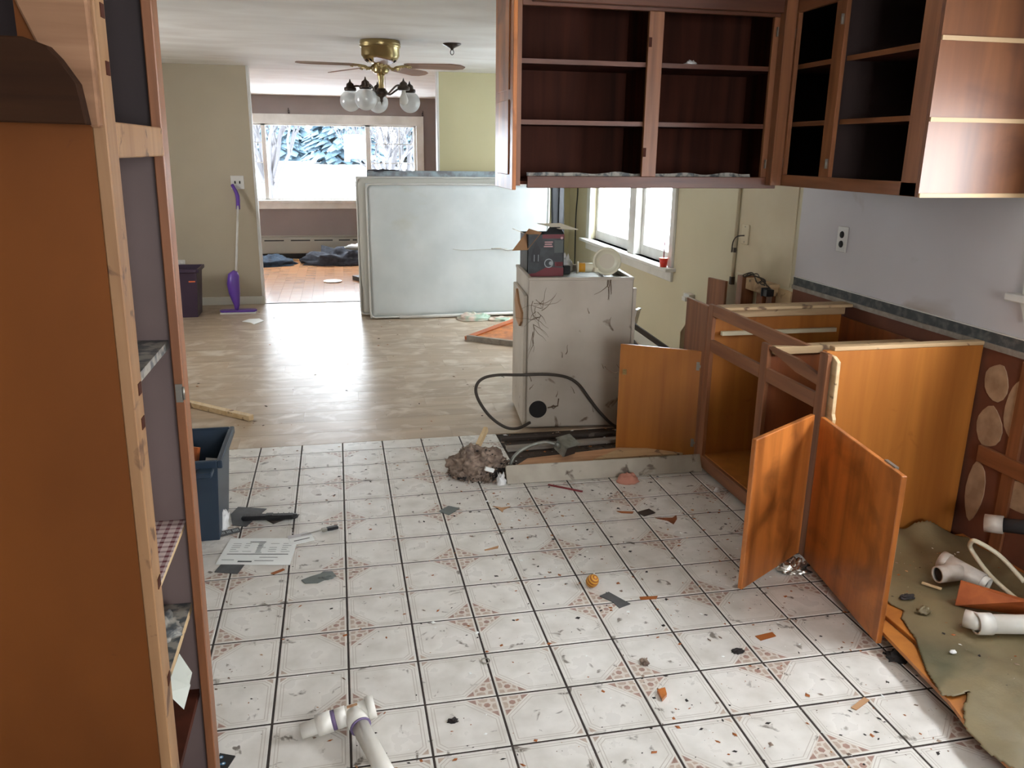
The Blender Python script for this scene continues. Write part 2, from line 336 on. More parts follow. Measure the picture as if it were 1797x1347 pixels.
# one tile mesh, four orientations
def tile_mesh():
    b = B(); h = .1072; e = .0016; zt = .002
    vs = [(-h, -h, -.005), (h, -h, -.005), (h, h, -.005), (-h, h, -.005), (-h, -h, zt-e), (h, -h, zt-e), (h, h, zt-e), (-h, h, zt-e),
          (-h+e, -h+e, zt), (h-e, -h+e, zt), (h-e, h-e, zt), (-h+e, h-e, zt)]
    b.add(vs, [(0, 1, 5, 4), (1, 2, 6, 5), (2, 3, 7, 6), (3, 0, 4, 7), (4, 5, 9, 8), (5, 6, 10, 9), (6, 7, 11, 10), (7, 4, 8, 11), (8, 9, 10, 11)])
    z = zt+.00025; w = 2*h
    def cp(pts, mi, zz=z): b.add([(h-w*a, h-w*c_, zz) for a, c_ in pts], [tuple(range(len(pts)))], mi)
    def both(pts, mi): cp(pts, mi); cp([(c_, a) for a, c_ in pts][::-1], mi)
    cp([(.02, .02), (.44, .02), (.02, .44)], 3, zt+.00012)
    both([(.31, .035), (.42, .035), (.31, .13)], 1)
    both([(.14, .035), (.28, .035), (.26, .09), (.2, .1), (.15, .085)], 2)
    both([(.235, .12), (.285, .105), (.285, .15), (.245, .185)], 2)
    cp([(.035, .035), (.11, .035), (.1, .1), (.035, .11)], 2)
    cp([(.165+.05*math.cos(t*math.pi/3), .165+.05*math.sin(t*math.pi/3)) for t in range(6)], 1)
    cp([(.225, .225), (.20, .25), (.235, .2)], 1)
    def line(p, q, lw=.011):
        p, q = Vector(p), Vector(q); d = (q-p).normalized()*lw/2; nn = Vector((-d.y, d.x))
        cp([tuple(p-nn), tuple(q-nn), tuple(q+nn), tuple(p+nn)], 4)
    for i, k in ((.055, .0), (.095, .03)):
        o = 1-i
        line((i, .44+k), (i, o)) ; line((.44+k, i), (o, i)); line((o, i), (o, .84-k)); line((i, o), (.84-k, o)); line((o, .84-k), (.84-k, o)); line((.44+k, i), (i, .44+k))
    cp([(.965, .87), (.965, .965), (.87, .965)], 2)
    me = bpy.data.meshes.new('tile'); me.from_pydata([tuple(v) for v in b.v], [], b.f)
    for m in (m_tile, m_tpink, m_ttan, m_tpale, m_tline): me.materials.append(m)
    me.polygons.foreach_set('material_index', b.mi); me.update()
    # keep every face looking up
    import bmesh
    bm = bmesh.new(); bm.from_mesh(me)
    for f in bm.faces:
        if f.normal.z < -.5: f.normal_flip()
    bm.to_mesh(me); bm.free(); return me
tme = tile_mesh()
for c in range(-3, 13):
    for r in range(-8, 6):      # tile between column c..c+1 and row r..r+1 (rows run towards the camera)
        x = GX+(c+.5)*S; y = GY-(r+.5)*S
        if x > TX0 and y > TY1: continue
        if x > 1.88 and y < 4: continue
        if x < -.52 and y < 1.5: continue
        t = bpy.data.objects.new('tile', tme); C.objects.link(t); t.parent = floor
        WBf = WB[floor.as_pointer()]; t.location = Vector((x, y, rnd.uniform(-.0004, .0004)))-WBf
        ex = c % 2 == 0; ey = r % 2 == 0          # mosaic corner at even column / even row lines
        # even col line is left edge if c even ; even row line is top(+y) edge if r even
        a = {(False, True): 0, (True, True): 90, (True, False): 180, (False, False): 270}[(ex, ey)]
        t.rotation_euler = (rnd.uniform(-.001, .001), rnd.uniform(-.001, .001), R(a))
cutb = B()
for c in range(-3, 6):
    x = GX+(c+.5)*S; cutb2 = B(); cutb2.box(x-.107, x+.107, 4.295, 4.425, -.005, .002)
    cutb2.build('tile', m_tile, floor, label='narrow cut tile at the plank edge', bevel=.0015)
tf = B()
for i in range(-10, 14):
    for j in range(-20, 0):
        x = GX+(i+.5)*S; y = 1.2-(.5-j-1)*S-S
        tf.box(x-.107, x+.107, y-.107, y+.107, -.005, .002)
tf.build('tile_field', m_tile, floor, kind='stuff')
# bare subfloor where the tiles are gone
for k, yy in enumerate((3.75, 3.9, 4.05, 4.2, 4.33)):
    b = B(); b.box(TX0+.02, 1.8, yy, yy+(.145 if k < 4 else .1), -.02, -.006+.002*(k % 2)); b.build('subfloor_board', m_sub, floor, bevel=.002)
# dining planks
fd = B(); fd.box(-3.1, 2.7, 4.42, YG, -.06, -.006); fdo = st(fd, 'floor', m_grout)
pmes = {}
y = 4.43; row = 0
while y < YG-.01:
    w = min(.199, YG-y); x = -3.0-(row*.43 % 1.2); 
    while x < XR:
        x0, x1 = max(x, -3.0), min(x+1.2, XR)
        if x1-x0 > .02:
            L = round(x1-x0, 3); key = (L, round(w, 3))
            if key not in pmes:
                b = B(); b.box(-L/2+.0004, L/2-.0004, -w/2+.0004, w/2-.0004, -.006, .001)
                o = b.build('plank', m_plank, fdo, bevel=.0006); pmes[key] = o.data
            else:
                o = bpy.data.objects.new('plank', pmes[key]); C.objects.link(o); o.parent = fdo
            o.location = Vector(((x0+x1)/2, y+w/2, 0))
        x += 1.2
    y += .2; row += 1
# living room floor
b = B(); b.box(-3.5, 2.7, YG, 13, -.06, -.004); fl3 = st(b, 'floor', m_grout)
hm = {}
x = -2.0; i = 0
while x < 1.6:
    w = .12; yy = YG+.005-(i*.37 % .9)
    while yy < YF:
        y0, y1 = max(yy, YG+.005), min(yy+.9, YF); L = round(y1-y0, 3)
        if L > .03:
            if L not in hm:
                b = B(); b.box(-w/2+.0005, w/2-.0005, -L/2+.0005, L/2-.0005, -.004, .001); o = b.build('floorboard', m_hard, fl3); hm[L] = o.data
            else: o = bpy.data.objects.new('floorboard', hm[L]); C.objects.link(o); o.parent = fl3
            o.location = ((x+w/2), (y0+y1)/2, 0)
        yy += .9
    x += w; i += 1
b = B(); b.box(-3.5, -2.0, YG, YF, -.004, .001).box(1.6, 2.6, YG, YF, -.004, .001); b.build('floorboard_field', m_hard, fl3, kind='stuff')
b = B(); b.box(-.81, 1.078, YG-.012, YG+.012, 0, .006); st(b, 'trim_1', m_greybar)
# ceiling (the far room's ceiling falls slightly)
b = B(); ZF = CE-.055
b.add([(-3.6, -2.1, CE), (2.7, -2.1, CE), (2.7, YG, CE), (-3.6, YG, CE), (-3.6, 13, ZF), (2.7, 13, ZF),
       (-3.6, -2.1, CE+.1), (2.7, -2.1, CE+.1), (2.7, YG, CE+.1), (-3.6, YG, CE+.1), (-3.6, 13, ZF+.1), (2.7, 13, ZF+.1)],
      [(0, 3, 2, 1), (3, 4, 5, 2), (6, 7, 8, 9), (9, 8, 11, 10), (0, 1, 7, 6), (4, 10, 11, 5), (0, 6, 9, 3), (3, 9, 10, 4), (1, 2, 8, 7), (2, 5, 11, 8)])
st(b, 'ceiling', m_ceiling)
# right wall with the dining window and kitchen window openings
D0, D1, DZ0, DZ1 = 6.0, 8.1, .74, 2.0
K0, K1, KZ0, KZ1 = 1.0, 2.36, 1.10, 1.80
b = B(); X1 = XR+.14
b.box(XR, X1, 4.2, D0, 0, CE, 0).box(XR, X1, D1, YG+.1, 0, CE, 0).box(XR, X1, D0, D1, 0, DZ0, 0).box(XR, X1, D0, D1, DZ1, CE, 0)
st(b, 'wall_right', [m_wall_right])
b = B(); b.box(XR, X1, -2, 4.2, 0, .885, 1)
b.box(XR, X1, K1, 4.2, .885, CE, 0).box(XR, X1, -2, K0, .885, CE, 0).box(XR, X1, K0, K1, .885, KZ0, 0).box(XR, X1, K0, K1, KZ1, CE, 0)
wr = st(b, 'wall_right', [m_wall_grey, m_wallbrn])
# cream stretch of wall behind the switch
b = B(); b.box(XR-.006, XR, 4.235, 4.885, .86, CE); b.build('wall_panel', m_wall_cream, wr, label='cream painted stretch of wall with stains')
b = B(); b.box(XR-.014, XR, 1.0, 4.19, .93, 1.0 if 0 else .934); b.build('backsplash_edge', m_white, wr, label='thin white cut edge above the black adhesive')
b = B(); b.box(XR-.008, XR, -1.5, 4.19, .885, .93); b.build('mastic_strip', m_mastic, wr, label='black adhesive line where the counter was')
b = B(); b.box(XR-.016, XR, 1.0, 4.19, .862, .885); b.build('plaster_edge', m_greybar, wr, label='ragged grey plaster edge')
for i, (yy, zz, ry, rz) in enumerate([(2.645, .735, .06, .075), (2.64, .55, .062, .085), (2.655, .27, .045, .13), (2.53, .66, .05, .12), (2.44, .33, .09, .06), (2.38, .62, .06, .14), (2.25, .42, .06, .1)]):
    b = B(); b.prism([(yy+ry*math.cos(t*math.pi/8)*(1+.10*math.sin(.8*t+i)), zz+rz*math.sin(t*math.pi/8)*(1+.08*math.cos(1.2*t+i*2))) for t in range(16)], XR-.004, XR, axis=0)
    b.build('plaster_patch', m_adh, wr)
for yy in (1.3, 1.75, 2.2, 2.5):
    b = B(); b.box(XR-.012, XR, yy-.03, yy+.03, 0, .855); b.build('wall_stud', m_stain, wr, bevel=.002)
b = B(); b.box(XR-.02, XR, 1.0, 2.66, .40, .47); b.build('wall_rail', m_stainy, wr, bevel=.002)
for yy, x in ((4.68, .085), (4.52, .03), (4.40, .03)):
    b = B(); b.box(XR-x, XR, yy-.035, yy+.035, 0, .865 if yy > 4.6 else .82); b.build('wall_stud', m_stain, wr, bevel=.003)
b = B(); b.box(XR-.07, XR, 4.34, 4.63, .79, .86); b.build('wall_rail', m_palex, wr, bevel=.003)
b = B(); b.box(XR-.01, XR, 4.2, 4.36, .1, .84); b.build('wall_lath', m_pale, wr)
# green wall with wide opening to the living room
b = B(); b.box(-3.1, -.814, YG, YG+.12, 0, CE, 0).box(1.078, XR+.02, YG, YG+.12, 0, CE, 1); st(b, 'wall_back', [m_wall_olive, m_wall_olive2])
b = B(); b.box(-3.1, -.80, YG-.014, YG, 0, .085); st(b, 'baseboard_back', m_base, .003)
b = B(); b.box(1.1, XR, YG-.014, YG, 0, .085); st(b, 'baseboard_back', m_base, .003)
b = B(); b.box(XR-.014, XR, 4.9, YG-.02, 0, .085); st(b, 'baseboard_right', m_base, .003)
b = B(); b.box(-.825, -.802, YG-.006, YG+.125, .0 , CE); st(b, 'trim_2', m_white, .003)
b = B(); b.box(1.066, 1.088, YG-.006, YG+.125, .0, CE); st(b, 'trim_3', m_white, .003)
# left, back (behind the camera) and living room walls
b = B(); b.box(-3.2, -3.0, -2.1, 5.9, 0, CE).box(-3.2, -3.0, 6.9, YG+.1, 0, CE).box(-3.2, -3.0, 5.9, 6.9, 0, 1.2).box(-3.2, -3.0, 5.9, 6.9, 2.0, CE); st(b, 'wall_left', m_wall_olive)
w4 = st(B().box(-3.14, -3.0, 5.9, 6.9, 1.17, 1.2), 'added_window', m_white)  # unseen window, added with its opening to brighten the dining side
for ya, yb, za, zb in ((5.9, 5.96, 1.2, 2.), (6.84, 6.9, 1.2, 2.), (6.37, 6.43, 1.2, 2.), (5.9, 6.9, 1.94, 2.)): B().box(-3.12, -3.06, ya, yb, za, zb).build('frame', m_white, w4)
b = B(); b.box(-3.1, .3, -2.1, -2.0, 0, CE).box(1.3, 2.7, -2.1, -2.0, 0, CE).box(.3, 1.3, -2.1, -2.0, 2.05, CE).box(.3, 1.3, -2.1, -2.0, 0, 1.15); st(b, 'wall_front', m_wall_grey)  # unseen opening added behind the camera to light the tall cabinet
WX0, WX1, WZ0, WZ1 = -1.70, 1.20, .84, 1.95
b = B(); b.box(-3.7, WX0, YF, YF+.14, 0, CE).box(WX1, 2.7, YF, YF+.14, 0, CE).box(WX0, WX1, YF, YF+.14, 0, WZ0).box(WX0, WX1, YF, YF+.14, WZ1, CE); st(b, 'wall_far', m_wall_taupe)
b = B(); b.box(XR, XR+.14, YG+.12, YF, 0, CE); st(b, 'wall_living_right', m_wall_taupe)
b = B(); b.box(-3.7, -3.5, YG+.12, YF, 0, CE); st(b, 'wall_living_left', m_wall_taupe)

# ---- far picture window
w1 = st(B().box(WX0, WX1, YF+.02, YF+.12, WZ0-.001, WZ0+.03), 'window_1', m_white)
def wp(name, mat_, *boxes, parent=w1, **k):
    b = B()
    for q in boxes: b.box(*q)
    return b.build(name, mat_, parent, **k)
wp('casing', m_white, (WX0-.11, WX1+.11, YF-.025, YF, WZ1-.01, 2.07), (WX0-.11, WX0, YF-.025, YF, .82, WZ1), (WX1, WX1+.11, YF-.025, YF, .82, WZ1), bevel=.003)
wp('sill', m_white, (WX0-.13, WX1+.13, YF-.05, YF+.05, .82, .86), bevel=.003)
wp('apron', m_white, (WX0-.11, WX1+.11, YF-.02, YF, .735, .82), bevel=.003)
for xa, xb in ((WX0, WX0+.035), (-1.025, -.965), (.455, .525), (WX1-.035, WX1)): wp('mullion', m_white, (xa, xb, YF+.03, YF+.09, WZ0, WZ1), bevel=.003)
wp('head_rail', m_white, (WX0, WX1, YF+.03, YF+.09, WZ1-.035, WZ1)); wp('bottom_rail', m_white, (WX0, WX1, YF+.03, YF+.09, WZ0, WZ0+.04))
for xa, xb in ((WX0+.035, -1.025), (.525, WX1-.035)):
    for k in (1, 2): xx = xa+(xb-xa)*k/3; wp('grille_bar', m_white, (xx-.005, xx+.005, YF+.055, YF+.068, WZ0+.03, WZ1-.03))
    for k in (1, 2, 3): zz = WZ0+(WZ1-WZ0)*k/4; wp('grille_bar', m_white, (xa, xb, YF+.055, YF+.068, zz-.005, zz+.005))
for xa, xb in ((WX0+.035, -1.025), (-.965, .455), (.525, WX1-.035)): wp('pane', m_glass, (xa, xb, YF+.07, YF+.074, WZ0+.03, WZ1-.03))
for xx in (-.62, 1.30):
    b = B(); b.tube(curve([(xx, YF-.026 if xx < 1.2 else YF, 2.10), (xx, YF-.07, 2.11), (xx, YF-.075, 2.15)], 4), .007, 6).box(xx-.012, xx+.012, YF-.03, YF, 2.075, 2.125)
    b.build('curtain_bracket', m_bronze, label=('small dark curtain bracket above the middle of the picture window' if xx < 0 else 'small dark curtain bracket at the right corner of the picture window'), cat='bracket')
# ---- dining window (two sashes)
w2 = st(B().box(XR+.0, XR+.13, D0, D1, DZ0-.03, DZ0), 'window_2', m_white)
def w2p(*a, **k): return wp(*a, parent=w2, **k)
w2p('casing', m_white, (XR-.022, XR, D0-.075, D0, DZ0, 2.08), (XR-.022, XR, D1, D1+.11, DZ0, 2.08), (XR-.022, XR, D0, D1, DZ1, 2.08), bevel=.003)
w2p('sill', m_white, (XR-.085, XR+.06, D0-.12, D1+.15, DZ0-.028, DZ0), bevel=.004)
w2p('apron', m_white, (XR-.02, XR, D0-.075, D1+.11, DZ0-.11, DZ0-.028), bevel=.003)
w2p('mullion', m_white, (XR-.015, XR+.1, 6.79, 6.95, DZ0, DZ1), bevel=.003)
for ya, yb in ((D0, 6.79), (6.95, D1)):
    f = w2p('sash', m_white, (XR+.05, XR+.09, ya, yb, DZ0, DZ0+.09), (XR+.05, XR+.09, ya, yb, DZ1-.05, DZ1), (XR+.05, XR+.09, ya, ya+.06, DZ0+.09, DZ1-.05), (XR+.05, XR+.09, yb-.06, yb, DZ0+.09, DZ1-.05), bevel=.003)
    WB[f.as_pointer()] = WB[w2.as_pointer()]
    wp('pane', m_glass, (XR+.068, XR+.072, ya+.06, yb-.06, DZ0+.09, DZ1-.05), parent=f)
# ---- kitchen window, right of the frame
w3 = st(B().box(XR, XR+.13, K0, K1, KZ0-.03, KZ0), 'window_3', m_white)
wp('casing', m_white, (XR-.02, XR, K1, K1+.225, KZ0, KZ1+.09), (XR-.02, XR, K0-.085, K0, KZ0, KZ1+.09), (XR-.02, XR, K0, K1, KZ1, KZ1+.09), parent=w3, bevel=.003)
wp('sill', m_white, (XR-.05, XR+.05, K0-.13, K1+.275, KZ0-.028, KZ0), parent=w3, bevel=.004)
b = B(); b.prism([(K0-.08, KZ0-.1), (K1+.19, KZ0-.1), (K1+.225, KZ0-.028), (K0-.1, KZ0-.028)], XR-.02, XR, axis=0); b.build('apron', m_white, w3)
wp('sash', m_white, (XR+.05, XR+.09, K0, K1, KZ0, KZ0+.05), (XR+.05, XR+.09, K0, K1, KZ1-.05, KZ1), (XR+.05, XR+.09, K0, K0+.05, KZ0, KZ1), (XR+.05, XR+.09, K1-.05, K1, KZ0, KZ1), parent=w3)

# ------------------------------------------------------------------ outdoors
b = B(); b.add([(-60, 13.2, -.5), (60, 13.2, -.5), (60, 70, 1.0), (-60, 70, 1.0), (-60, 13.2, -.8), (60, 13.2, -.8), (60, 70, -.8), (-60, 70, -.8)], [(0, 1, 2, 3), (7, 6, 5, 4), (0, 4, 5, 1), (1, 5, 6, 2), (2, 6, 7, 3), (3, 7, 4, 0)]); b.build('snow_ground', m_snow, kind='structure')
b = B(); b.box(2.9, 12, -6, 13.1, -.7, -.5); b.build('snow_ground', m_snow, kind='structure')
def bare_tree(x, y, h, seed, label, grp=None, lean=0, rr=.11):
    r_ = random.Random(seed); b = B()
    def br(p, d, l, r, lv):
        q = p+d*l; mid = p+d*l*.5+Vector((r_.uniform(-1, 1), r_.uniform(-1, 1), r_.uniform(-.3, .3)))*l*.06
        b.tube([p, mid, q], [r, r*.85, r*.68], 5 if lv < 3 else 3, cap=False)
        if lv >= 5: return
        for k in range(3 if lv < 4 else 2):
            a = Vector((r_.uniform(-1, 1), r_.uniform(-1, 1), r_.uniform(.15, .9))).normalized()
            br(p+d*l*r_.uniform(.55, 1), (d*.75+a*.62).normalized(), l*r_.uniform(.6, .8), r*.55, lv+1)
    base = Vector((x, y, -.5))
    for k in range(3):
        d = Vector((r_.uniform(-.45, .45)+lean, r_.uniform(-.3, .3), 1)).normalized(); br(base, d, h*.28, rr, 0)
    return b.build('bare_tree', m_bark, label=label, cat='tree', loc=base, group=grp)
bare_tree(-1.35, 20.5, 6.5, 3, 'bare many-stemmed tree outside the picture window, left of the evergreen')
bare_tree(1.6, 19, 6, 11, 'bare tree outside behind the right grille of the picture window', lean=.05)
bare_tree(-2.9, 26, 7, 5, 'bare tree at the far left outside the picture window')
def evergreen(x, y, h, w, seed, label):
    r_ = random.Random(seed); b = B()
    for k in range(2600):
        t = r_.random()**.7; a = r_.uniform(0, 6.283); rad = w*(1-t)**.8*r_.uniform(.55, 1)
        c = Vector((x+rad*math.cos(a), y+rad*math.sin(a), .7+h*t)); s = .36*(1.2-t)
        o_ = Vector((math.cos(a), math.sin(a), -.35)); pz = Vector((-math.sin(a), math.cos(a), .1))
        b.add([c-pz*s, c+o_*s*1.6, c+pz*s, c+Vector((0, 0, s*.7))-o_*s*.4], [(0, 1, 3), (1, 2, 3), (0, 2, 1)])
    e = thing('evergreen_tree', label, 'tree', (x, y, .6)); b.build('foliage', m_ever, e)
    B().tube([(x, y, .4), (x, y, h*.8)], [.25, .05], 8).build('trunk', m_bark, e)
evergreen(.6, 57, 8, 2.6, 1, 'tall blue-green evergreen outside the picture window')
evergreen(-3.6, 62, 6.8, 2.2, 2, 'smaller blue-green evergreen standing left behind the tall one')
evergreen(6.6, 60, 7.5, 2.4, 4, 'blue-green evergreen seen through the right grille of the window')
h = thing('neighbour_house', 'pale blue sided house wall outside the two-sash window', 'building', (7.5, 9, -.5))
B().box(7.0, 8, 3, 15, -.5, 5).build('wall', m_siding, h)
for k in range(22):
    B().add([(6.995, 3, -.3+k*.2), (6.995, 15, -.3+k*.2), (6.97, 15, -.31+k*.2), (6.97, 3, -.31+k*.2), (6.995, 3, -.12+k*.2), (6.995, 15, -.12+k*.2)], [(3, 2, 5, 4), (0, 1, 2, 3)]).build('siding_board', m_siding, h)

# ------------------------------------------------------------------ tall cabinet on the left
tc_ = thing('tall_cabinet', 'tall orange-brown doorless pantry cabinet seen edge-on in the left foreground', 'cabinet', (-.64, 1.6, 0))
fx = -.33; Y0, Y1 = 1.36, 1.83; TB = -.95
b = B(); b.prism([(TB, 0), (fx-.02, 0), (fx-.02, CE-.03), (fx-.105, CE-.03), (fx-.105, 1.745), (TB, 1.745)], Y0, Y0+.018, axis=1); b.build('side_panel', m_side, tc_)
B().box(TB, fx-.02, Y1-.018, Y1, 0, 1.62).build('side_panel', m_inner, tc_, label='grey-painted far side panel'); B().box(TB, fx-.02, Y1-.018, Y1, 1.62, CE-.03).build('side_panel', mat('dark_inner_top', (46, 34, 34), .7), tc_, label='darker upper side panel')  # upper part of the far panel has a darker colour
B().box(TB, TB+.01, Y0, Y1, 0, CE-.03).build('back_panel', m_inner, tc_)
m_tan = wood('tan_worn_wood', (160, 122, 84), (132, 94, 60), 'z', .55, spots=(92, 62, 40), sscale=16)
B().box(fx-.02, fx, Y0, Y0+.058, 0, CE-.03).build('stile', m_tan, tc_, bevel=.002, label='pale worn near stile')
B().box(fx-.02, fx, Y1-.055, Y1, 0, CE-.03).build('stile', m_stain, tc_, bevel=.002)
B().box(fx-.02, fx, Y0+.058, Y1-.055, 1.588, 1.642).build('rail', m_tan, tc_, bevel=.002)
for z, mm, lab in ((2.0, m_dark, None), (1.63, m_dark, None), (1.208, m_liner, 'shelf covered in speckled grey liner'), (.788, m_pale, None), (.575, m_pale, None), (.34, m_dark, None), (.1, m_dark, None)):
    sh = B().box(TB+.01, fx-.03, Y0+.018, Y1-.018, z-.018, z).build('shelf', mm, tc_, label=lab)
    if z == .788: B().box(TB+.01, fx-.026, Y0+.02, Y1-.02, z, z+.0015).build('liner', m_check, sh, label='red and white checked shelf liner')
    if z == .575:
        B().box(-.55, fx-.03, Y0+.02, Y1-.02, z, z+.0015).build('liner', m_liner, sh)
for z in (2.05, 1.85 if 0 else 1.955, 1.1): 
    b = B(); b.box(fx-.017, fx-.003, Y1-.0585, Y1-.055, z-.02, z+.02).box(fx-.014, fx-.006, Y1-.061, Y1-.0585, z-.008, z+.008).tube([(fx-.001, Y1-.058, z-.014), (fx-.001, Y1-.058, z+.014)], .003, 6)
    b.build('hinge_plate', m_metal, tc_)
for z in (1.80, 1.72, 1.22, 1.16, .86, .66):
    B().box(fx, fx+.0012, Y0+.03, Y0+.05, z-.012, z+.008).build('latch_scar', m_dark, tc_)
# scalloped valance board on the cabinet side
vp = [(TB, 1.628), (-.331, 1.628), (-.334, 1.665), (-.352, 1.70), (-.362, 1.722), (-.366, 1.76), (-.382, 1.79), (-.41, 1.82), (-.425, 1.87), (-.43, 1.95), (TB, 1.95)]
vt = [(x, z) if z < 1.76 else (x, z) for x, z in vp]
b = B(); b.prism([(TB, 1.635), (-.345, 1.635), (-.352, 1.69), (-.372, 1.722), (-.386, 1.738), (-.415, 1.748), (TB, 1.748)], Y0-.045, Y0-.02, axis=1); b.build('valance_board', wood('valance_brown', (58, 35, 20), (42, 24, 14), 'x', .8, spec=.12), tc_, label='dark scalloped valance board', bevel=.002)
b = B(); b.prism([(-.425, 1.79), (-.405, 1.74), (-.38, 1.715), (-.362, 1.70), (-.352, 1.67), (-.348, 1.632), (-.334, 1.632), (-.336, 2.1), (-.44, 2.1), (-.44, 1.84)], Y0-.02, Y0-.001, axis=1); b.build('bracket', wood('shaded_bracket_wood', (158, 120, 92), (124, 90, 66), 'x', .7, spec=.2), tc_, label='pale scroll-cut bracket', bevel=.003)
tc_.rotation_euler = (0, R(1.0), 0); tc_.location.x -= .028
# things in it
b = crumple((-.395, 1.47, .579), .035, .05, .035, 3.1, rough=1.4); b.add([(-.36, 1.43, .60), (-.36, 1.56, .60), (-.335, 1.54, .565), (-.338, 1.45, .545), (-.36, 1.47, .605), (-.33, 1.49, .57)], [(0, 1, 2, 3), (4, 1, 5), (0, 4, 5, 3)]); b.build('crumpled_paper', mat('pale_green_paper', (190, 194, 184), .6), label='crumpled pale green-white paper on the lower shelf of the tall cabinet', cat='paper')
b = crumple((-.43, 1.68, .579), .05, .07, .02, 8.1, rough=1.2); b.build('folded_packet', m_liner, label='speckled folded packet lying behind the crumpled paper on the lower shelf', cat='packet')

# ------------------------------------------------------------------ wall cabinets
def hinge(par, x, y, z, n):       # n: outward normal of the stile it is screwed to
    b = B(); n = Vector(n); t = n.cross(Vector((0, 0, 1)))
    c = Vector((x, y, z))+n*.002
    b.bar(c-Vector((0, 0, .02)), c+Vector((0, 0, .02)), .02, .004, upv=t if abs(n.y) > .5 else t)
    b.tube([c-Vector((0, 0, .018))+n*.004, c+Vector((0, 0, .018))+n*.004], .004, 6)
    return b.build('hinge', m_metal, par)
u1 = thing('wall_cabinet', 'dark doorless wall cabinet facing the camera above the dryer, bottom open to view', 'cabinet', (1.4, 3.85, 1.44))
UY = 3.675; UB = 4.04
B().box(.79, .81, UY, UB+.03, 1.45, CE).build('side_panel', m_stain, u1)
e = B().box(.772, .79, UY-.004, UB+.04, 1.431, 2.36).build('door', m_doorout, u1, label='raised-panel door folded back flat on the cabinet end', bevel=.002)
for z0, z1 in ((1.495, 1.82), (1.86, 2.28)):
    B().box(.767, .773, UY+.07, UB-.03, z0, z1).build('raised_panel', m_doorout, e, bevel=.004)
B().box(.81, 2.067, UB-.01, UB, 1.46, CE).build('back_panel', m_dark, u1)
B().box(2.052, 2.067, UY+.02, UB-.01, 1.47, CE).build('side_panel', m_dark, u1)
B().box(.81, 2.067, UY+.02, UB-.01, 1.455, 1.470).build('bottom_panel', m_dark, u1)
B().box(.843, 2.067, UY, UY+.02, 1.44, 1.492).build('bottom_rail', m_stainx, u1, bevel=.002)
B().box(.81, 2.067, UY, UY+.02, 2.197, CE-.002).build('top_rail', m_stainx, u1, bevel=.002)
B().box(.85, 2.04, UY-.03, UY, 2.211, 2.27).build('crown_board', m_stainx, u1, bevel=.003)
B().box(1.384, 1.454, UY, UY+.02, 1.492, 2.197).build('stile', m_stain, u1, bevel=.002)
B().box(1.985, 2.066, UY, UY+.02, 1.492, 2.197).build('stile', m_stain, u1, bevel=.002)
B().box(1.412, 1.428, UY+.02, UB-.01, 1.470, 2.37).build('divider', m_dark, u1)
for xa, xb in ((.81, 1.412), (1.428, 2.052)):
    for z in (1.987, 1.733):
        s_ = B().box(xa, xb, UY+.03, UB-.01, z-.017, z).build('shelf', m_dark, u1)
        B().box(xa, xb, UY+.022, UY+.03, z-.019, z+.001).build('edge_strip', m_stainx, s_)
b = B(); n = 60
for i in range(n):
    x0_, x1_ = .85+1.1*i/n, .85+1.1*(i+1)/n
    f_ = lambda x: (UY+.035+.006*math.sin(x*60), 1.492+.014*noise.noise(Vector((x*9, 0, 0))))
    b.add([(x0_, f_(x0_)[0], 1.4715), (x1_, f_(x1_)[0], 1.4715), (x1_, f_(x1_)[0]+.01, f_(x1_)[1]+.014), (x0_, f_(x0_)[0]+.01, f_(x0_)[1]+.014)], [(0, 1, 2, 3)])
b.build('shelf_liner', m_liner, u1, label='curled speckled liner along the bottom shelf', solid=.001)
for z in (2.135, 1.553): hinge(u1, 2.0, UY, z, (0, -1, 0))
for z in (1.6, 2.07): B().box(1.386, 1.400, UY-.002, UY, z-.02, z+.02).build('hinge_scar', m_dark, u1)
crumple((1.62, 3.74, 1.988), .028, .02, .018, 4).build('paper_scrap', m_wbag, label='small white scrap on the upper shelf of the camera-facing wall cabinet', cat='paper')

u2 = thing('wall_cabinet', 'doorless corner wall cabinet along the grey right wall, its end panel facing the camera', 'cabinet', (2.3, 3.2, 1.454))
ux = 2.067; UE = 2.676
B().box(ux, XR-.002, UE-.018, UE, 1.454, CE).build('end_panel', wood('darkened_end_panel', (120, 74, 42), (84, 48, 26), 'z', .4, .4, spots=(72, 38, 22), sscale=4, slo=.5, shi=.75), u2, label='bare orange plywood end panel')  # plywood colour darkened to offset the strong window light on it
for z in (1.993, 1.724, 1.461):
    B().box(ux+.002, XR-.002, UE-.024, UE-.018, z-.0075, z+.0075).build('cleat_mark', mat('tan_cleat', (168, 140, 104), .6), u2, label='pale horizontal strip on the end panel')
for a_, b_ in ((UE, 2.765), (3.243, 3.318), (3.61, 3.673)):
    B().box(ux, ux+.02, a_, b_, 1.506 if a_ > 2.9 else 1.455, 2.211).build('stile', m_stain, u2, bevel=.002)
B().box(ux, ux+.02, UE, 3.673, 1.455, 1.506).build('bottom_rail', m_stainy, u2, bevel=.002)
B().box(ux, ux+.02, UE, 3.673, 2.211, CE-.002).build('top_rail', m_stainy, u2, bevel=.002)
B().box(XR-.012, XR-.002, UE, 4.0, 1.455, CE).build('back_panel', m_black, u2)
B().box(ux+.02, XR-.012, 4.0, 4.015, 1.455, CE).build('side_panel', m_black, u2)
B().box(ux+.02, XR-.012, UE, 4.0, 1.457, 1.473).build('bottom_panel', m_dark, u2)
B().box(ux+.02, XR-.012, 3.27, 3.29, 1.473, CE).build('divider', m_black, u2)
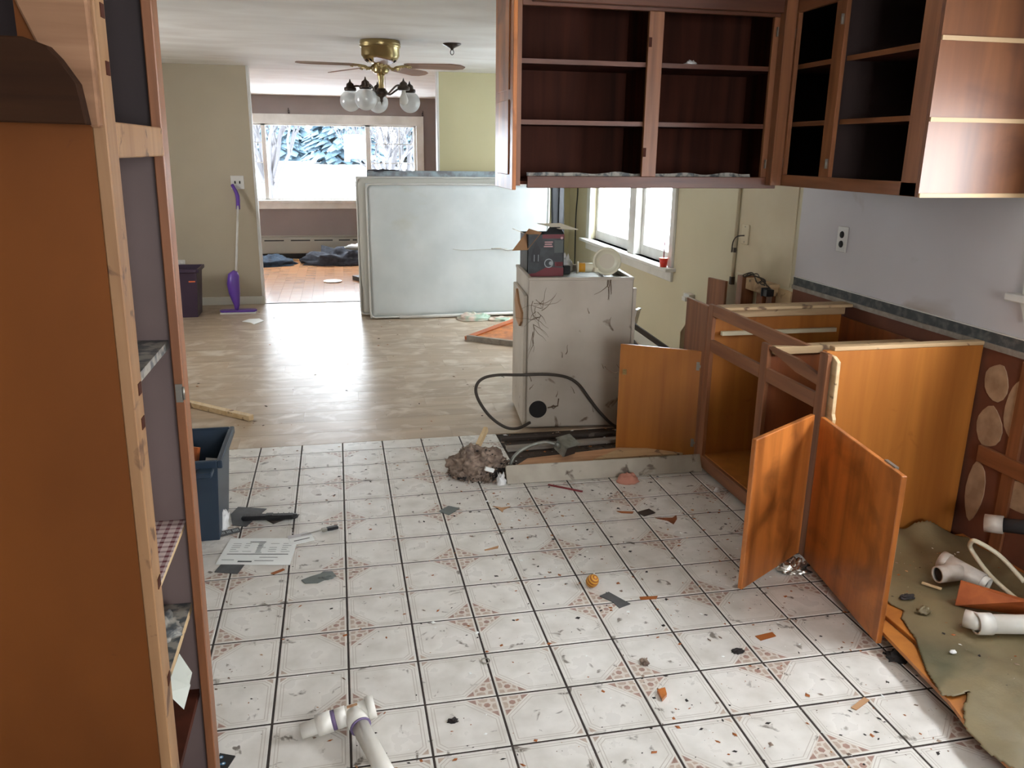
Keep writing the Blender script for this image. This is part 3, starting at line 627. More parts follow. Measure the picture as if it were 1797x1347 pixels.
for z in (1.995, 1.743):
    for a_, b_ in ((UE, 3.27), (3.29, 4.0)):
        s_ = B().box(ux+.05, XR-.012, a_, b_, z-.017, z).build('shelf', m_dark, u2)
        B().box(ux+.042, ux+.05, a_, b_, z-.019, z+.001).build('edge_strip', m_stainy, s_)
for yy, z in ((3.628, 2.126), (3.628, 1.562), (3.258, 2.135), (3.258, 1.562)): hinge(u2, ux, yy, z, (-1, 0, 0))
b = B(); b.tube([(2.3, 3.53, 2.11), (2.3, 3.40, 2.11)], .003, 5).tube([(2.3, 3.50, 2.11), (2.3, 3.50, 2.04)], .003, 5); b.build('hook', m_metal, u2)
B().box(2.01, 2.064, 3.62, 3.672, 1.456, CE-.01).build('corner_filler', m_stain, u1, bevel=.002)

# ------------------------------------------------------------------ base cabinet
bc = thing('base_cabinet', 'stripped base cabinet carcass with open doors against the grey right wall', 'cabinet', (2.15, 3.2, 0))
F = 1.80; F2 = 1.82; BW = 2.52
B().box(F, F2, 3.735, 4.0, .015, .862).build('filler_panel', m_stain, bc, bevel=.002)
B().box(F, F2, 3.68, 3.733, .015, .875).build('stile', m_stain, bc, bevel=.002)
B().box(F, F2, 3.125, 3.185, .015, .805).build('stile', m_stain, bc, bevel=.002)
B().box(F-.001, F2-.001, 2.685, 2.74, .015, .87).build('stile', m_stain, bc, bevel=.002)
b = B(); b.prism([(3.68, .822), (3.18, .82), (3.1, .81), (2.86, .862), (2.83, .872), (3.68, .878)], F, F2, axis=0); b.build('top_rail', m_stainy, bc, bevel=.002, label='broken top rail tapering to a split end')
b = B(); b.prism([(3.12, .79), (3.12, .80), (2.9, .80), (2.74, .775), (2.74, .735), (2.9, .745)], F+.002, F2-.001, axis=0); b.build('split_rail', m_stainy, bc)
B().box(F, F2, 3.185, 3.68, .642, .702).build('rail', m_stainy, bc, bevel=.002)
B().box(F, F2, 2.74, 3.125, .642, .702).build('rail', m_stainy, bc, bevel=.002)
B().box(F, F2, 2.74, 3.68, .02, .085).build('bottom_rail', m_stainy, bc, bevel=.002)
B().box(F2, BW, 3.69, 3.708, .015, .86).build('side_panel', m_ply, bc)
B().box(F2, BW, 3.60, 3.69, .862, .878).build('cleat', m_palex, bc, bevel=.003)
B().box(F2, BW, 3.66, 3.69, .815, .862).build('cleat', m_palex, bc, bevel=.003)
B().box(F2+.02, BW-.05, 3.64, 3.66, .73, .75).build('drawer_runner', m_wall_cream, bc)
B().box(F2, BW, 3.13, 3.15, .09, .76).build('partition', m_plyd, bc)
B().box(F2, BW, 3.10, 3.16, .765, .80).build('cleat', m_palex, bc, bevel=.004, label='splintered pale cleat')
B().box(F2, BW, 2.725, 2.757, .015, .872).build('end_panel', m_ply, bc, label='bare orange plywood end panel facing the camera', bevel=.002)
B().box(F2+.03, BW, 2.722, 2.76, .872, .888).build('cleat', m_palex, bc, bevel=.002, label='pale strip along the end panel top')
b = B(); b.prism([(2.66, .845), (2.69, .86), (2.72, .86), (2.72, .58), (2.65, .58), (2.645, .62), (2.655, .64)], F+.025, F+.04, axis=0); b.build('filler_strip', m_pale, bc, bevel=.002)
B().box(F2, BW, 2.757, 3.69, .075, .09).build('bottom_panel', m_ply, bc)
B().box(BW, BW+.01, 2.757, 3.69, .015, .80).build('back_panel', m_plyd, bc)
B().box(F2+.05, 2.25, 2.757, 3.13, .40, .415).build('shelf', m_plyd, bc)
B().box(BW-.01, BW, 2.95, 3.18, .70, .79).build('outlet_box', m_slateg, bc)
def mkdoor(p, q, z0, z1, m, label, hz, hs):
    d = B().door(p, q, z0, z1, .019).build('door', m, bc, bevel=.0025, label=label)
    WB[d.as_pointer()] = WB[bc.as_pointer()]
    P, Q = Vector((*p, 0)), Vector((*q, 0)); dr = (Q-P).normalized(); nn = dr.cross(Vector((0, 0, 1)))
    for z in hz:
        c = P+dr*.03-nn*.002*hs+(nn*.019 if hs < 0 else Vector())+Vector((0, 0, z)); b = B()
        b.bar(c-Vector((0, 0, .022)), c+Vector((0, 0, .022)), .016, .003, upv=nn).bar(c-dr*.03, c, .014, .003, upv=nn)
        b.tube([c-dr*.03-Vector((0, 0, .014)), c-dr*.03+Vector((0, 0, .014))], .004, 6); b.build('hinge', m_metal, d)
    return d, P, Q, dr, nn
d1, P, Q, dr, nn = mkdoor((1.815, 3.765), (1.44, 4.0), .02, .62, m_ply, 'left cabinet door hanging open towards the dryer, bare side out', (.54, .12), 1)
c = Q-dr*.03-nn*.003+Vector((0, 0, .47)); b = B(); b.bar(c-Vector((0, 0, .014)), c+Vector((0, 0, .014)), .02, .006, upv=nn).bar(c, c-nn*.012, .008, .008); b.build('catch', m_brass, d1)
c = c+dr*.03; B().tube(curve([c, c+dr*.02+Vector((0, 0, -.01)), c+dr*.06+Vector((0, 0, .004)), c+dr*.08+Vector((0, 0, .02))], 4), .002, 5).build('wire', m_cob, d1)
d2, *_ = mkdoor((1.775, 2.685), (1.407, 2.458), .04, .632, m_doorout, 'cabinet door open at an angle, its worn varnished face lit from the right', (), 1)
d3, P, Q, dr, nn = mkdoor((1.80, 2.655), (1.715, 2.065), .03, .632, m_doorout, 'near cabinet door standing open towards the camera', (), 1)
B().bar((1.725, 2.13, .632), (1.735, 2.2, .632), .012, .008).build('hinge', m_metal, d3)

# ---- sink cabinet bottom and vinyl sheet
sb = thing('sink_cabinet_base', 'remaining bottom panel of the removed sink cabinet beside the end panel', 'panel', (2.15, 1.9, 0))
B().box(1.79, 2.52, .9, 2.66, .055, .072).build('panel', m_ply, sb, bevel=.002)
b = B(); b.prism([(1.78, 2.62), (1.78, .9), (1.66, .9), (1.66, 1.60), (1.69, 1.72)], .05, .064); b.build('broken_strip', m_ply, sb, bevel=.002)
B().box(1.86, 1.88, .9, 2.68, 0, .055).build('toe_board', m_dark, sb)
vpoly = [(1.86, 2.60), (1.90, 2.68), (2.30, 2.69), (2.49, 2.60), (2.51, .95), (1.78, .95), (1.70, 1.3), (1.645, 1.52), (1.655, 1.62), (1.70, 1.68), (1.765, 1.735), (1.715, 1.73), (1.68, 1.745), (1.72, 1.86), (1.79, 2.0), (1.83, 2.13), (1.87, 2.17), (1.85, 2.21)]
def vz(x, y):
    z = .078+.006*noise.noise(Vector((x*6, y*6, 1)))+.003*noise.noise(Vector((x*17, y*17, 2)))
    if x > 1.95 and y > 2.52: z += .05*max(0, (y-2.52)/.17)**1.5*(1+.5*math.sin(x*30))
    if x < 1.78: z += .012*math.sin((1.78-x)*14)-.02*(1.78-x)/.1
    return z
sheet(vpoly, vz, .006).build('vinyl_sheet', m_vinyl, label='torn stained olive vinyl sheet covering the old sink cabinet bottom', cat='vinyl sheet', solid=.002)
# ------------------------------------------------------------------ dining room: box spring, mattresses
def slab(b, x0, x1, y0, y1, z0, z1, rr=.03, bulge=.012, seed=0, nx=30, nz=22):      # padded slab with soft edges
    def P(i, j, side):
        x = x0+(x1-x0)*i/nx; z = z0+(z1-z0)*j/nz
        ex = min(i, nx-i)/nx*(x1-x0); ez = min(j, nz-j)/nz*(z1-z0); d = min(ex, ez); k = math.sqrt(max(0, 1-(1-min(d/rr, 1))**2))
        w_ = bulge*noise.noise(Vector((x*2.5+seed, z*2.5, side*3)))+bulge*.5*noise.noise(Vector((x*7, z*4+seed, side*3)))
        ym = (y0+y1)/2; yy = (y0+rr*.5*(1-k)+w_) if side == 0 else (y1-rr*.5*(1-k)+w_)
        return (x, yy, z)
    vs = [P(i, j, s_) for s_ in (0, 1) for j in range(nz+1) for i in range(nx+1)]; N_ = (nx+1)*(nz+1); fs = []
    for j in range(nz):
        for i in range(nx):
            a = j*(nx+1)+i; fs.append((a, a+1, a+nx+2, a+nx+1)); fs.append((a+N_, a+nx+1+N_, a+nx+2+N_, a+1+N_))
    for j in range(nz): a = j*(nx+1); c_ = a+nx; fs.append((a, a+nx+1, a+nx+1+N_, a+N_)); fs.append((c_, c_+N_, c_+nx+1+N_, c_+nx+1))
    for i in range(nx): a = i; c_ = nz*(nx+1)+i; fs.append((a, a+N_, a+1+N_, a+1)); fs.append((c_, c_+1, c_+1+N_, c_+N_))
    return b.add(vs, fs, 0, True)
g = thing('box_spring', 'white box spring standing on edge nearest the camera in the dining room', 'box spring', (1.15, 8.0, 0), 'bedding stood on edge')
slab(B(), .27, 2.04, 7.9, 8.06, .012, 1.29).build('body', m_mattr, g)
def rrect(x0, x1, z0, z1, y, r, n=5):
    pts = []
    for cx, cz, a0 in ((x1-r, z1-r, 0), (x0+r, z1-r, 90), (x0+r, z0+r, 180), (x1-r, z0+r, 270)):
        for k in range(n+1): a = R(a0+90*k/n); pts.append((cx+r*math.cos(a), y, cz+r*math.sin(a)))
    return pts+[pts[0]]
B().tube(rrect(.272, 2.035, .02, 1.285, 7.905, .05), .009, 6).build('piping', m_white, g)
B().tube([(.55, 7.892, .02), (1.75, 7.892, .03)], .016, 8).build('edge_roll', m_white, g, label='white roll along the lower edge')
b = B(); b.tube(curve([(1.08, 7.897, .675), (1.2, 7.893, .662), (1.35, 7.894, .668), (1.62, 7.893, .675)], 5), .003, 5).build('seam', m_mattside, g)
b = B(); b.tube(curve([(1.46, 7.89, .678), (1.55, 7.885, .68), (1.62, 7.885, .66), (1.72, 7.885, .672)], 5), .005, 5).build('tear', m_mattside, g)
g = thing('mattress', 'off-white mattress on edge sandwiched behind the front box spring, its left side showing', 'mattress', (1.1, 8.2, 0), 'bedding stood on edge')
slab(B(), .185, 1.98, 8.09, 8.26, .012, 1.345, seed=5).build('body', m_mattside, g)
B().tube(rrect(.187, 1.975, .02, 1.34, 8.1, .05), .009, 6).build('piping', m_white, g)
g = thing('mattress', 'pale blue quilted mattress, hindmost of the bedding, showing only along the top', 'mattress', (1.15, 8.4, 0), 'bedding stood on edge')
slab(B(), .30, 2.05, 8.3, 8.5, .012, 1.395, seed=9, bulge=.02).build('body', m_mattblue, g)
crumple((.47, 8.38, 1.385), .17, .07, .02, 5, rough=1.3).build('dark_rag', m_cloth, label='dark crumpled cloth lying on top of the bedding at its left corner', cat='cloth')
g = thing('upright_panel', 'dark grey slab standing between the bedding and the window wall', 'panel', (2.24, 8.2, 0))
b = B(); b.prism([(2.17, 0), (2.29, 0), (2.25, 1.45), (2.12, 1.45), (2.14, .9)], 8.15, 8.2, axis=1); b.build('body', m_tv, g, bevel=.008)
B().box(2.20, 2.25, 8.13, 8.15, .02, 1.43).build('edge_trim', m_blackp, g, bevel=.004)
B().tube(curve([(XR-.02, 8.6, 2.36), (XR-.02, 8.6, 1.5), (XR-.02, 8.56, 1.2), (XR-.02, 8.6, .9), (XR-.02, 8.58, .3)], 6), .007, 6).build('cable', m_blackp, label='black cable hanging down the window wall beside the grey slab', cat='cable')
# crinkled bag
crumple((1.267, 7.766, 0.0025), .17, .11, .06, 2.2, rough=.8).build('crumpled_bag', m_bag, label='crumpled pinkish plastic bag with green print on the floor below the box spring', cat='bag')
crumple((1.506, 7.701, 0.0025), .12, .08, .03, 6.2, rough=.8).build('plastic_wrap', m_bag, label='thin clear plastic scrap right of the crinkled pink bag', cat='bag')
# spray mop
g = thing('spray_mop', 'purple and white spray mop leaning beside the light switch', 'mop', (-1.02, 8.45, 0))
B().tube([(-1.012, 8.46, .42), (-.985, 8.80, 1.03)], .011, 10).build('pole', m_white, g)
b = B(); b.tube(curve([(-.985, 8.80, 1.0), (-.985, 8.84, 1.11), (-1.0, 8.86, 1.17), (-1.035, 8.89, 1.235)], 5), [.02]*8+[.019]*4+[.017]*4, 10); b.build('handle', m_purple, g)
b = B(); b.tube([(-1.035, 8.435, .035), (-1.03, 8.44, .08), (-1.045, 8.45, .20), (-1.05, 8.455, .30), (-1.04, 8.46, .38), (-1.02, 8.46, .42)], [.018, .028, .055, .062, .055, .022], 12); b.build('bottle_body', m_purple, g)
b = B(); b.prism([(-1.18, 8.40), (-.86, 8.40), (-.84, 8.44), (-.86, 8.5), (-1.18, 8.5), (-1.2, 8.45)], .014, .034); b.build('head', m_purple, g, bevel=.006)
B().box(-1.19, -.85, 8.39, 8.51, .002, .014).build('pad', m_white, g)
# plum bin
def tub(name, lab, c, w, d, h, m, taper=.82, rim=.02, rot=0, contents=None):
    g = thing(name, lab, 'bin', c)
    b = B(); x, y, z = c; t = .004
    def ring(k, zz, ins=0): return [(x+sx*(w/2*k-ins), y+sy*(d/2*k-ins), zz) for sx, sy in ((-1, -1), (1, -1), (1, 1), (-1, 1))]
    rings = [ring(taper, z), ring(1, z+h), ring(1, z+h, t), ring(taper, z+.01, t)]
    vs = [p for r_ in rings for p in r_]
    b.add(vs, [(3, 2, 1, 0)]+[(i*4+k, i*4+(k+1) % 4, i*4+4+(k+1) % 4, i*4+4+k) for i in range(3) for k in range(4)]+[(12, 13, 14, 15)])
    b.build('body', m, g, bevel=.003)
    b = B()
    for sx in (-1, 1): b.box(*sorted((x+sx*w/2, x+sx*(w/2+rim))), y-d/2-rim, y+d/2+rim, z+h-.03, z+h+.004)
    for sy in (-1, 1): b.box(x-w/2, x+w/2, *sorted((y+sy*d/2, y+sy*(d/2+rim))), z+h-.03, z+h+.004)
    b.build('rim', m, g, bevel=.004)
    return g
g = tub('plum_bin', 'plum plastic bin with an orange sticker beside the mop', (-1.55, 8.42, 0), .40, .34, .47, m_plum, .84)
B().add([(-1.435, 8.262, .29), (-1.375, 8.262, .29), (-1.373, 8.256, .36), (-1.433, 8.256, .36)], [(0, 1, 2, 3)]).build('sticker', m_orange, g, label='orange sticker')
g = tub('recycling_bin', 'dark navy plastic bin of scrap behind the tall cabinet', (-.66, 3.47, .002), .27, .40, .375, m_navy, .80)
B().box(-.60, -.54, 3.19, 3.265, .33, .352).build('grip', m_navy, g, bevel=.004)
B().bar((-.70, 3.42, .1), (-.66, 3.50, .36), .07, .02).build('wood_offcut', m_wedge, label='reddish board end sticking up inside the navy bin', cat='board')
B().bar((-.62, 3.38, .06), (-.58, 3.48, .31), .05, .012).build('wood_offcut', m_paper, label='pale scrap standing inside the navy bin', cat='scrap')
crumple((-.66, 3.46, .015), .085, .13, .17, 3, rough=1.2).build('bin_scrap', m_slate, label='dark scrap filling the bottom of the navy bin', cat='scrap')

# switch plates and outlets
g = thing('switch_plate', 'white double light switch plate above the purple mop', 'light switch', (-.985, YG, 1.26))
B().box(-1.05, -.92, YG-.008, YG, 1.19, 1.325).build('plate', m_white, g, bevel=.003)
for x in (-1.008, -.962): B().box(x-.006, x+.006, YG-.018, YG-.008, 1.245, 1.272).build('toggle', m_hole, g)
def outlet(lab, P, ax, w=.075, h=.12, m=m_white, dark=True):
    g = thing('wall_outlet', lab, 'outlet', P); x, y, z = P
    if ax == 'x': B().box(x-.008, x, y-w/2, y+w/2, z-h/2, z+h/2).build('plate', m, g, bevel=.003)
    else: B().box(x-w/2, x+w/2, y-.008, y, z-h/2, z+h/2).build('plate', m, g, bevel=.003)
    for s in (-1, 1):
        c = Vector(P)+Vector((0, 0, s*.024)); a = Vector((-1, 0, 0)) if ax == 'x' else Vector((0, -1, 0))
        b = B(); b.lathe([(0, .0115), (.017, .0115), (.018, .0078), (.018, .005)], c, a, 14); b.build('socket', m_hole if dark else m, g)
    return g
outlet('white duplex outlet with black sockets on the grey wall', (XR, 3.78, 1.182), 'x', .085, .13)
outlet('small white outlet low on the green wall above the plum bin', (-1.60, YG, .42), 'y', m=m_white, dark=False)
g = thing('cable_plate', 'cream wall plate with a thin cable, between window and grey wall', 'wall plate', (XR-.006, 4.80, 1.11))
B().box(XR-.016, XR-.006, 4.755, 4.845, 1.045, 1.17).build('plate', m_wall_cream, g, bevel=.003)
b = B(); b.tube(curve([(XR-.018, 4.80, 1.10), (XR-.04, 4.85, 1.09), (XR-.035, 4.91, 1.05), (XR-.03, 4.93, .98)], 6), .004, 6); b.build('cord', m_cord, g)
for z in (1.06, 1.155): B().lathe([(0, .003), (.004, .002), (.005, 0)], (XR-.016, 4.80, z), (-1, 0, 0), 8).build('screw', m_metal, g)
g = thing('cable_conduit', 'thin cream conduit running down the wall right of the window', 'conduit', (XR, 4.925, .8))
B().tube([(XR-.012, 4.925, CE-.01), (XR-.012, 4.925, .82)], .011, 8).build('tube', m_wall_cream, g)
B().box(XR-.025, XR, 4.912, 4.938, .77, .82).build('end_block', m_cord, g)
B().box(XR-.022, XR-.005, 4.914, 4.936, .98, 1.01).build('clamp', m_cord, g)
b = B(); b.door((2.43, 5.05), (2.47, 4.87), 0.0, .80, .02); b.build('leaning_board', m_stain, label='dark brown board on end against the wall below the conduit', cat='board', bevel=.003)
# wires and box at the open wall
g = thing('junction_box', 'open dark junction box with loose wires at the exposed wall framing', 'junction box', (2.44, 4.40, .78))
b = B(); b.box(2.42, 2.466, 4.28, 4.335, .80, .84).box(2.415, 2.471, 4.332, 4.339, .795, .845); b.build('box', m_blackp, g)
for s in range(4):
    r_ = random.Random(s+40); pts = [(2.45, 4.62, .865)]
    for k in range(5): pts.append((2.44+r_.uniform(-.03, .03), 4.55-.06*k+r_.uniform(-.03, .03), .88+r_.uniform(0, .05)-.012*k))
    B().tube(curve(pts, 5), .0035, 5).build('wire', m_cord, g)

# ------------------------------------------------------------------ ceiling fan with five-arm light
FX, FY = .368, 6.6
fan = thing('ceiling_fan', 'brass hugger ceiling fan with wooden blades and a five-arm light', 'ceiling fan', (FX, FY, CE))
fc = (FX, FY, CE)
b = B(); b.lathe([(.0, 0), (.146, 0), (.15, -.006), (.15, -.045), (.146, -.05), (.142, -.053), (.142, -.105), (.128, -.128), (.095, -.15), (.06, -.158), (0, -.158)], fc, n=32); b.build('motor_housing', m_brass, fan)
b = B(); b.lathe([(.151, -.018), (.154, -.022), (.151, -.026)], fc, n=32).lathe([(.151, -.034), (.154, -.038), (.151, -.042)], fc, n=32); b.build('band', m_brass, fan)
for k in range(16):
    a = k*math.pi/8; 
    B().bar((FX+.118*math.cos(a), FY+.118*math.sin(a), CE-.137), (FX+.098*math.cos(a), FY+.098*math.sin(a), CE-.150), .012, .004).build('vent_slot', m_hole, fan)
b = B(); b.lathe([(0, -.155), (.05, -.155), (.056, -.175), (.058, -.215), (.05, -.228), (.02, -.235), (0, -.235)], fc, n=20); b.build('hub', m_brass, fan)
m_blade = wood('fan_blade_wood', (150, 116, 96), (128, 96, 78), 'x', .45, .7)
for ang in (197, 269, 341, 53, 125):
    a = R(ang); ca, sa = math.cos(a), math.sin(a)
    def T(r_, t_, z_):
        return (FX+r_*ca-t_*sa, FY+r_*sa+t_*ca, CE+z_)
    b = B(); b.tube(curve([T(.05, 0, -.17), T(.09, 0, -.2), T(.12, 0, -.185), T(.17, 0, -.18)], 5), .009, 8)
    for s in (-1, 1): b.tube(curve([T(.13, 0, -.184), T(.16, s*.025, -.18), T(.21, s*.03, -.178), T(.23, s*.012, -.178)], 4), .006, 6)
    for rr, tt in ((.17, 0), (.21, .03), (.21, -.03), (.23, 0)): b.ball(T(rr, tt, -.184), .009, 8, 5)
    ir = b.build('blade_iron', m_brass, fan)
    prof = [(.19, -.045), (.22, -.056), (.55, -.068), (.62, -.045), (.645, 0), (.62, .045), (.55, .068), (.22, .056), (.19, .045)]
    b = B(); n = len(prof); tilt = math.tan(R(11))
    vs = [T(r_, t_, -.176-t_*tilt*1.0+dz-.02*(r_-.2)) for dz in (-.003, .003) for r_, t_ in prof]
    b.add(vs, [tuple(range(n))[::-1], tuple(range(n, 2*n))]+[(i, (i+1) % n, (i+1) % n+n, i+n) for i in range(n)]); b.build('blade', m_blade, fan)
b = B(); b.lathe([(.0, -.23), (.03, -.232), (.024, -.25), (.018, -.30), (.022, -.345), (.03, -.36), (0, -.36)], fc, n=16); b.build('stem', m_brass, fan)
b = B(); b.lathe([(0, -.33), (.03, -.335), (.048, -.36), (.05, -.375), (.03, -.39), (.014, -.40), (.010, -.415), (.012, -.425), (.005, -.435), (0, -.46)], fc, n=16); b.build('light_hub', m_bronze, fan)
B().tube([(FX+.03, FY-.03, CE-.25), (FX+.032, FY-.032, CE-.40)], .0015, 4).build('pull_chain', m_brass, fan)
for ang in (238, 310, 22, 94, 166):
    a = R(ang); ca, sa = math.cos(a), math.sin(a); RA = .238
    def T(r_, z_): return (FX+r_*ca, FY+r_*sa, CE+z_)
    b = B(); b.tube(curve([T(.03, -.362), T(.07, -.375), T(.12, -.345), T(.17, -.32), T(RA, -.325)], 6), .007, 8); arm = b.build('light_arm', m_bronze, fan)
    c = T(RA, 0); b = B(); b.lathe([(0, -.268), (.004, -.275), (.008, -.29), (.018, -.298), (.027, -.305), (.03, -.325), (.045, -.332), (.046, -.35), (.04, -.356), (0, -.356)], c, n=16)
    b.build('fitter', m_bronze, arm)
    if ang != 310:
        cz = -.356-.068; b = B(); prof = []
        for k in range(13):
            t = math.pi*(.2+.8*k/12); prof.append((.080*math.sin(t), cz+.080*math.cos(t)))
        b.lathe(prof, c, n=24); b.build('globe', m_globe, arm, label='frosted glass globe')
        B().ball((c[0], c[1], CE-.40), .026, 12, 8, sq=(1, 1, 1.3)).build('bulb', m_paper, arm)
    else:
        b = B(); b.lathe([(.014, -.352), (.015, -.375), (.028, -.405), (.033, -.425), (.028, -.447), (.012, -.458), (0, -.46)], c, n=16); b.build('bulb', m_paper, arm, label='bare frosted bulb without globe')
g = thing('ceiling_hook', 'bronze ceiling cup with a hook, right of the fan', 'hook', (.91, 6.6, CE))
c = (.91, 6.6, CE)
b = B(); b.lathe([(0, 0), (.07, 0), (.068, -.008), (.04, -.022), (.015, -.034), (.01, -.045), (0, -.047)], c, n=20); b.build('canopy', m_bronze, g)
b = B(); b.tube([(c[0]+.013*math.cos(t*math.pi/6), c[1], CE-.062+.018*math.sin(t*math.pi/6)) for t in range(13)], .003, 6, cap=False); b.build('loop', m_bronze, g)

# ------------------------------------------------------------------ baseboard heater and clothes in the living room
g = thing('baseboard_heater', 'long beige baseboard heater under the picture window', 'heater', (-.3, YF-.05, .08))
b = B(); b.prism([(YF-.002, .085), (YF-.07, .085), (YF-.075, .10), (YF-.07, .255), (YF-.05, .30), (YF-.002, .325)], -2.2, 2.0, axis=0); b.build('body', m_heater, g, bevel=.003)
B().box(-2.2, 2.0, YF-.02, YF-.002, .325, .345).build('top_flange', m_heater, g)
for xa, xb in ((-1.6, -1.3), (-1.08, -.8), (-.70, -.42), (-.36, -.09), (.0, .165), (.205, .27), (.32, .6), (.7, 1.0)):
    b = B(); b.add([(xa, YF-.0665, .268), (xb, YF-.0665, .268), (xb, YF-.0585, .285), (xa, YF-.0585, .285)], [(0, 1, 2, 3)]).build('vent_slot', m_hole, g)
B().box(-2.2, 2.0, YF-.06, YF-.002, .0, .085).build('foot', m_hole, g)
crumple((-.98, 12.05, .001), .36, .28, .12, 12, rough=.9).build('clothes_pile', m_clothb, label='navy clothes in a heap at the left edge of the opening', cat='clothes')
crumple((.08, 12.1, .001), .56, .34, .20, 7.4, rough=1.1).build('clothes_pile', m_cloth, label='large black clothes heap in front of the heater', cat='clothes')
crumple((.28, 12.3, .20), .2, .08, .05, 4.4, rough=.7).build('white_cloth', m_wbag, label='pale cloth on the back of the large black clothes heap', cat='cloth')
B().bar((-0.859, 12.224, 0.0025), (-0.635, 12.583, 0.0025), .09, .02).build('wood_scrap', m_pale, label='pale wood scrap between the two clothes heaps', cat='board')
B().bar((-0.947, 12.111, 0.0025), (-0.840, 12.159, 0.0025), .07, .05).build('small_box', m_wedge, label='small reddish scrap in front of the navy clothes', cat='scrap')
b = B(); b.lathe([(0, .001), (.10, .001), (.115, .012), (.10, .008), (0, .006)], (-0.098, 10.353, 0.0025), n=20); b.build('paper_plate', m_paper, label='white plate-like disc on the living room floor', cat='plate')
b = B(); b.prism([(-0.939, 7.990), (-0.887, 8.092), (-0.792, 8.106), (-0.740, 7.987), (-0.816, 7.837), (-0.855, 7.923)], .002, .006); b.build('paper_scrap', m_paper, label='torn white paper scrap on the floor right of the mop head', cat='paper')
b = B(); b.bar((0.202, 10.513, 0.0300), (0.295, 10.308, 0.0300), .12, .05); b.build('dark_offcut', m_cord, label='dark offcut on the floor just behind the bedding edge', cat='scrap')

# ------------------------------------------------------------------ boards on the dining floor
B().bar((-1.015, 5.313, 0.0200), (-0.571, 4.918, 0.0200), .04, .035).build('loose_board', m_pale, label='long pale wooden batten on the dining floor above the navy bin', cat='board', bevel=.003)
g = thing('cabinet_frame', 'loose reddish wooden frame lying left of the dryer', 'frame', (1.3, 6.9, 0))
pa, pb, pc = Vector((1.06, 6.86, .02)), Vector((1.62, 7.25, .10)), Vector((1.50, 6.52, .02))
B().bar(pa, pb, .07, .03).build('rail', m_wedge, g); B().bar(pa, pc, .03, .06).build('rail', m_greybar, g); B().bar(pb, pc+Vector((.2, .1, 0)), .07, .03).build('rail', m_wedge, g)
b = B(); b.add([pa+Vector((.04, 0, .01)), pc+Vector((0, .05, .01)), pb+Vector((0, -.03, .0)), pa+Vector((.04, 0, .005)), pc+Vector((0, .05, .005)), pb+Vector((0, -.03, -.005))], [(0, 1, 2), (5, 4, 3), (0, 3, 4, 1), (1, 4, 5, 2), (2, 5, 3, 0)]); b.build('panel', m_doorout, g)
# junk behind the dryer
g = thing('metal_bracket', 'dark folding metal bracket in the junk behind the dryer', 'bracket', (2.2, 5.6, 0))
P0 = Vector((1.98, 5.45, .45)); P1 = Vector((2.3, 5.2, .22))
B().bar(P0, P1, .02, .035).build('arm', m_cord, g); B().bar(P0+Vector((-.03, .1, -.05)), P1+Vector((-.1, .1, -.1)), .02, .02).build('arm', m_cord, g)
B().tube(curve([P0+Vector((-.07, .1, -.08)), P0+Vector((-.05, .05, .03)), P0, P0+Vector((.03, 0, -.04))], 5), .016, 8).build('curl', m_cord, g)
B().bar(P0+Vector((.08, .02, -.06)), P0+Vector((.05, .04, -.2)), .07, .02).build('plate', m_plyd, g)
B().bar(P1, (2.3, 5.2, 0), .02, .03).build('leg', m_cord, g)
B().bar((2.03, 5.62, .0), (2.12, 5.55, .50), .10, .02).build('white_board', m_white, label='pale board end leaning behind the dark metal bracket', cat='board')
b = B(); b.prism([(2.30, 0), (2.50, 0), (2.50, .52), (2.36, .50), (2.30, .40)], 5.18, 5.20, axis=1); b.build('drywall_piece', m_wall_cream, label='beige broken wallboard piece standing behind the left cabinet door', cat='wallboard')
b = B(); b.box(2.47, 2.52, 5.52, 5.58, .55, .58); b.box(2.49, 2.537, 5.5, 5.6, .56, .6); b.build('wall_valve', m_white, label='small white valve sticking out of the wall above the broken wallboard', cat='valve')

# ------------------------------------------------------------------ dryer
dr_ = thing('clothes_dryer', 'dusty white dryer shell seen from its cobwebbed side', 'dryer', (1.045, 4.475, 0))
DX0, DX1, DY0, DY1, DH = 1.045, 1.655, 4.475, 5.04, .905
b = B(); b.box(DX0, DX1, DY0, DY0+.006, .012, DH).box(DX0, DX1, DY1-.006, DY1, .012, DH).box(DX1-.006, DX1, DY0, DY1, .012, DH).box(DX0, DX0+.006, DY0, DY1, .012, DH).box(DX0, DX1, DY0, DY1, .012, .02)
b.build('body', m_dryer, dr_, bevel=.002)
b = B()
for q in ((DX0-.004, DX1+.004, DY0-.004, DY0+.02), (DX0-.004, DX1+.004, DY1-.02, DY1+.004), (DX0-.004, DX0+.022, DY0+.02, DY1-.02), (DX1-.022, DX1+.004, DY0+.02, DY1-.02)): b.box(*q, DH-.012, DH+.004)
b.build('top_rim', m_dryer, dr_, bevel=.003)
B().box(DX0+.006, DX1-.006, DY0+.006, DY1-.006, DH-.04, DH-.032).build('sunken_top', m_steel, dr_)
B().box(DX1, DX1+.02, DY0-.002, DY0+.02, .03, DH-.06).build('corner_strip', m_dryer, dr_)
B().box(DX0-.022, DX0-.001, DY0+.03, DY1-.03, .02, DH-.10).build('front_panel', m_dryer, dr_, bevel=.004, label='grubby dryer front seen edge-on')
b = B(); b.prism([(DY0+.06, .70), (DY0+.2, .73), (DY0+.3, .80), (DY0+.36, .72), (DY0+.3, .62), (DY0+.15, .60), (DY0+.08, .64)], DX0-.035, DX0-.022, axis=0); b.build('torn_card', m_card, dr_, label='torn brown card stuck on the front')
b = B(); b.lathe([(0, -.002), (.052, -.002), (.055, -.004), (.058, -.0035), (.058, 0)], (1.112, DY0, .125), (0, -1, 0), 24)
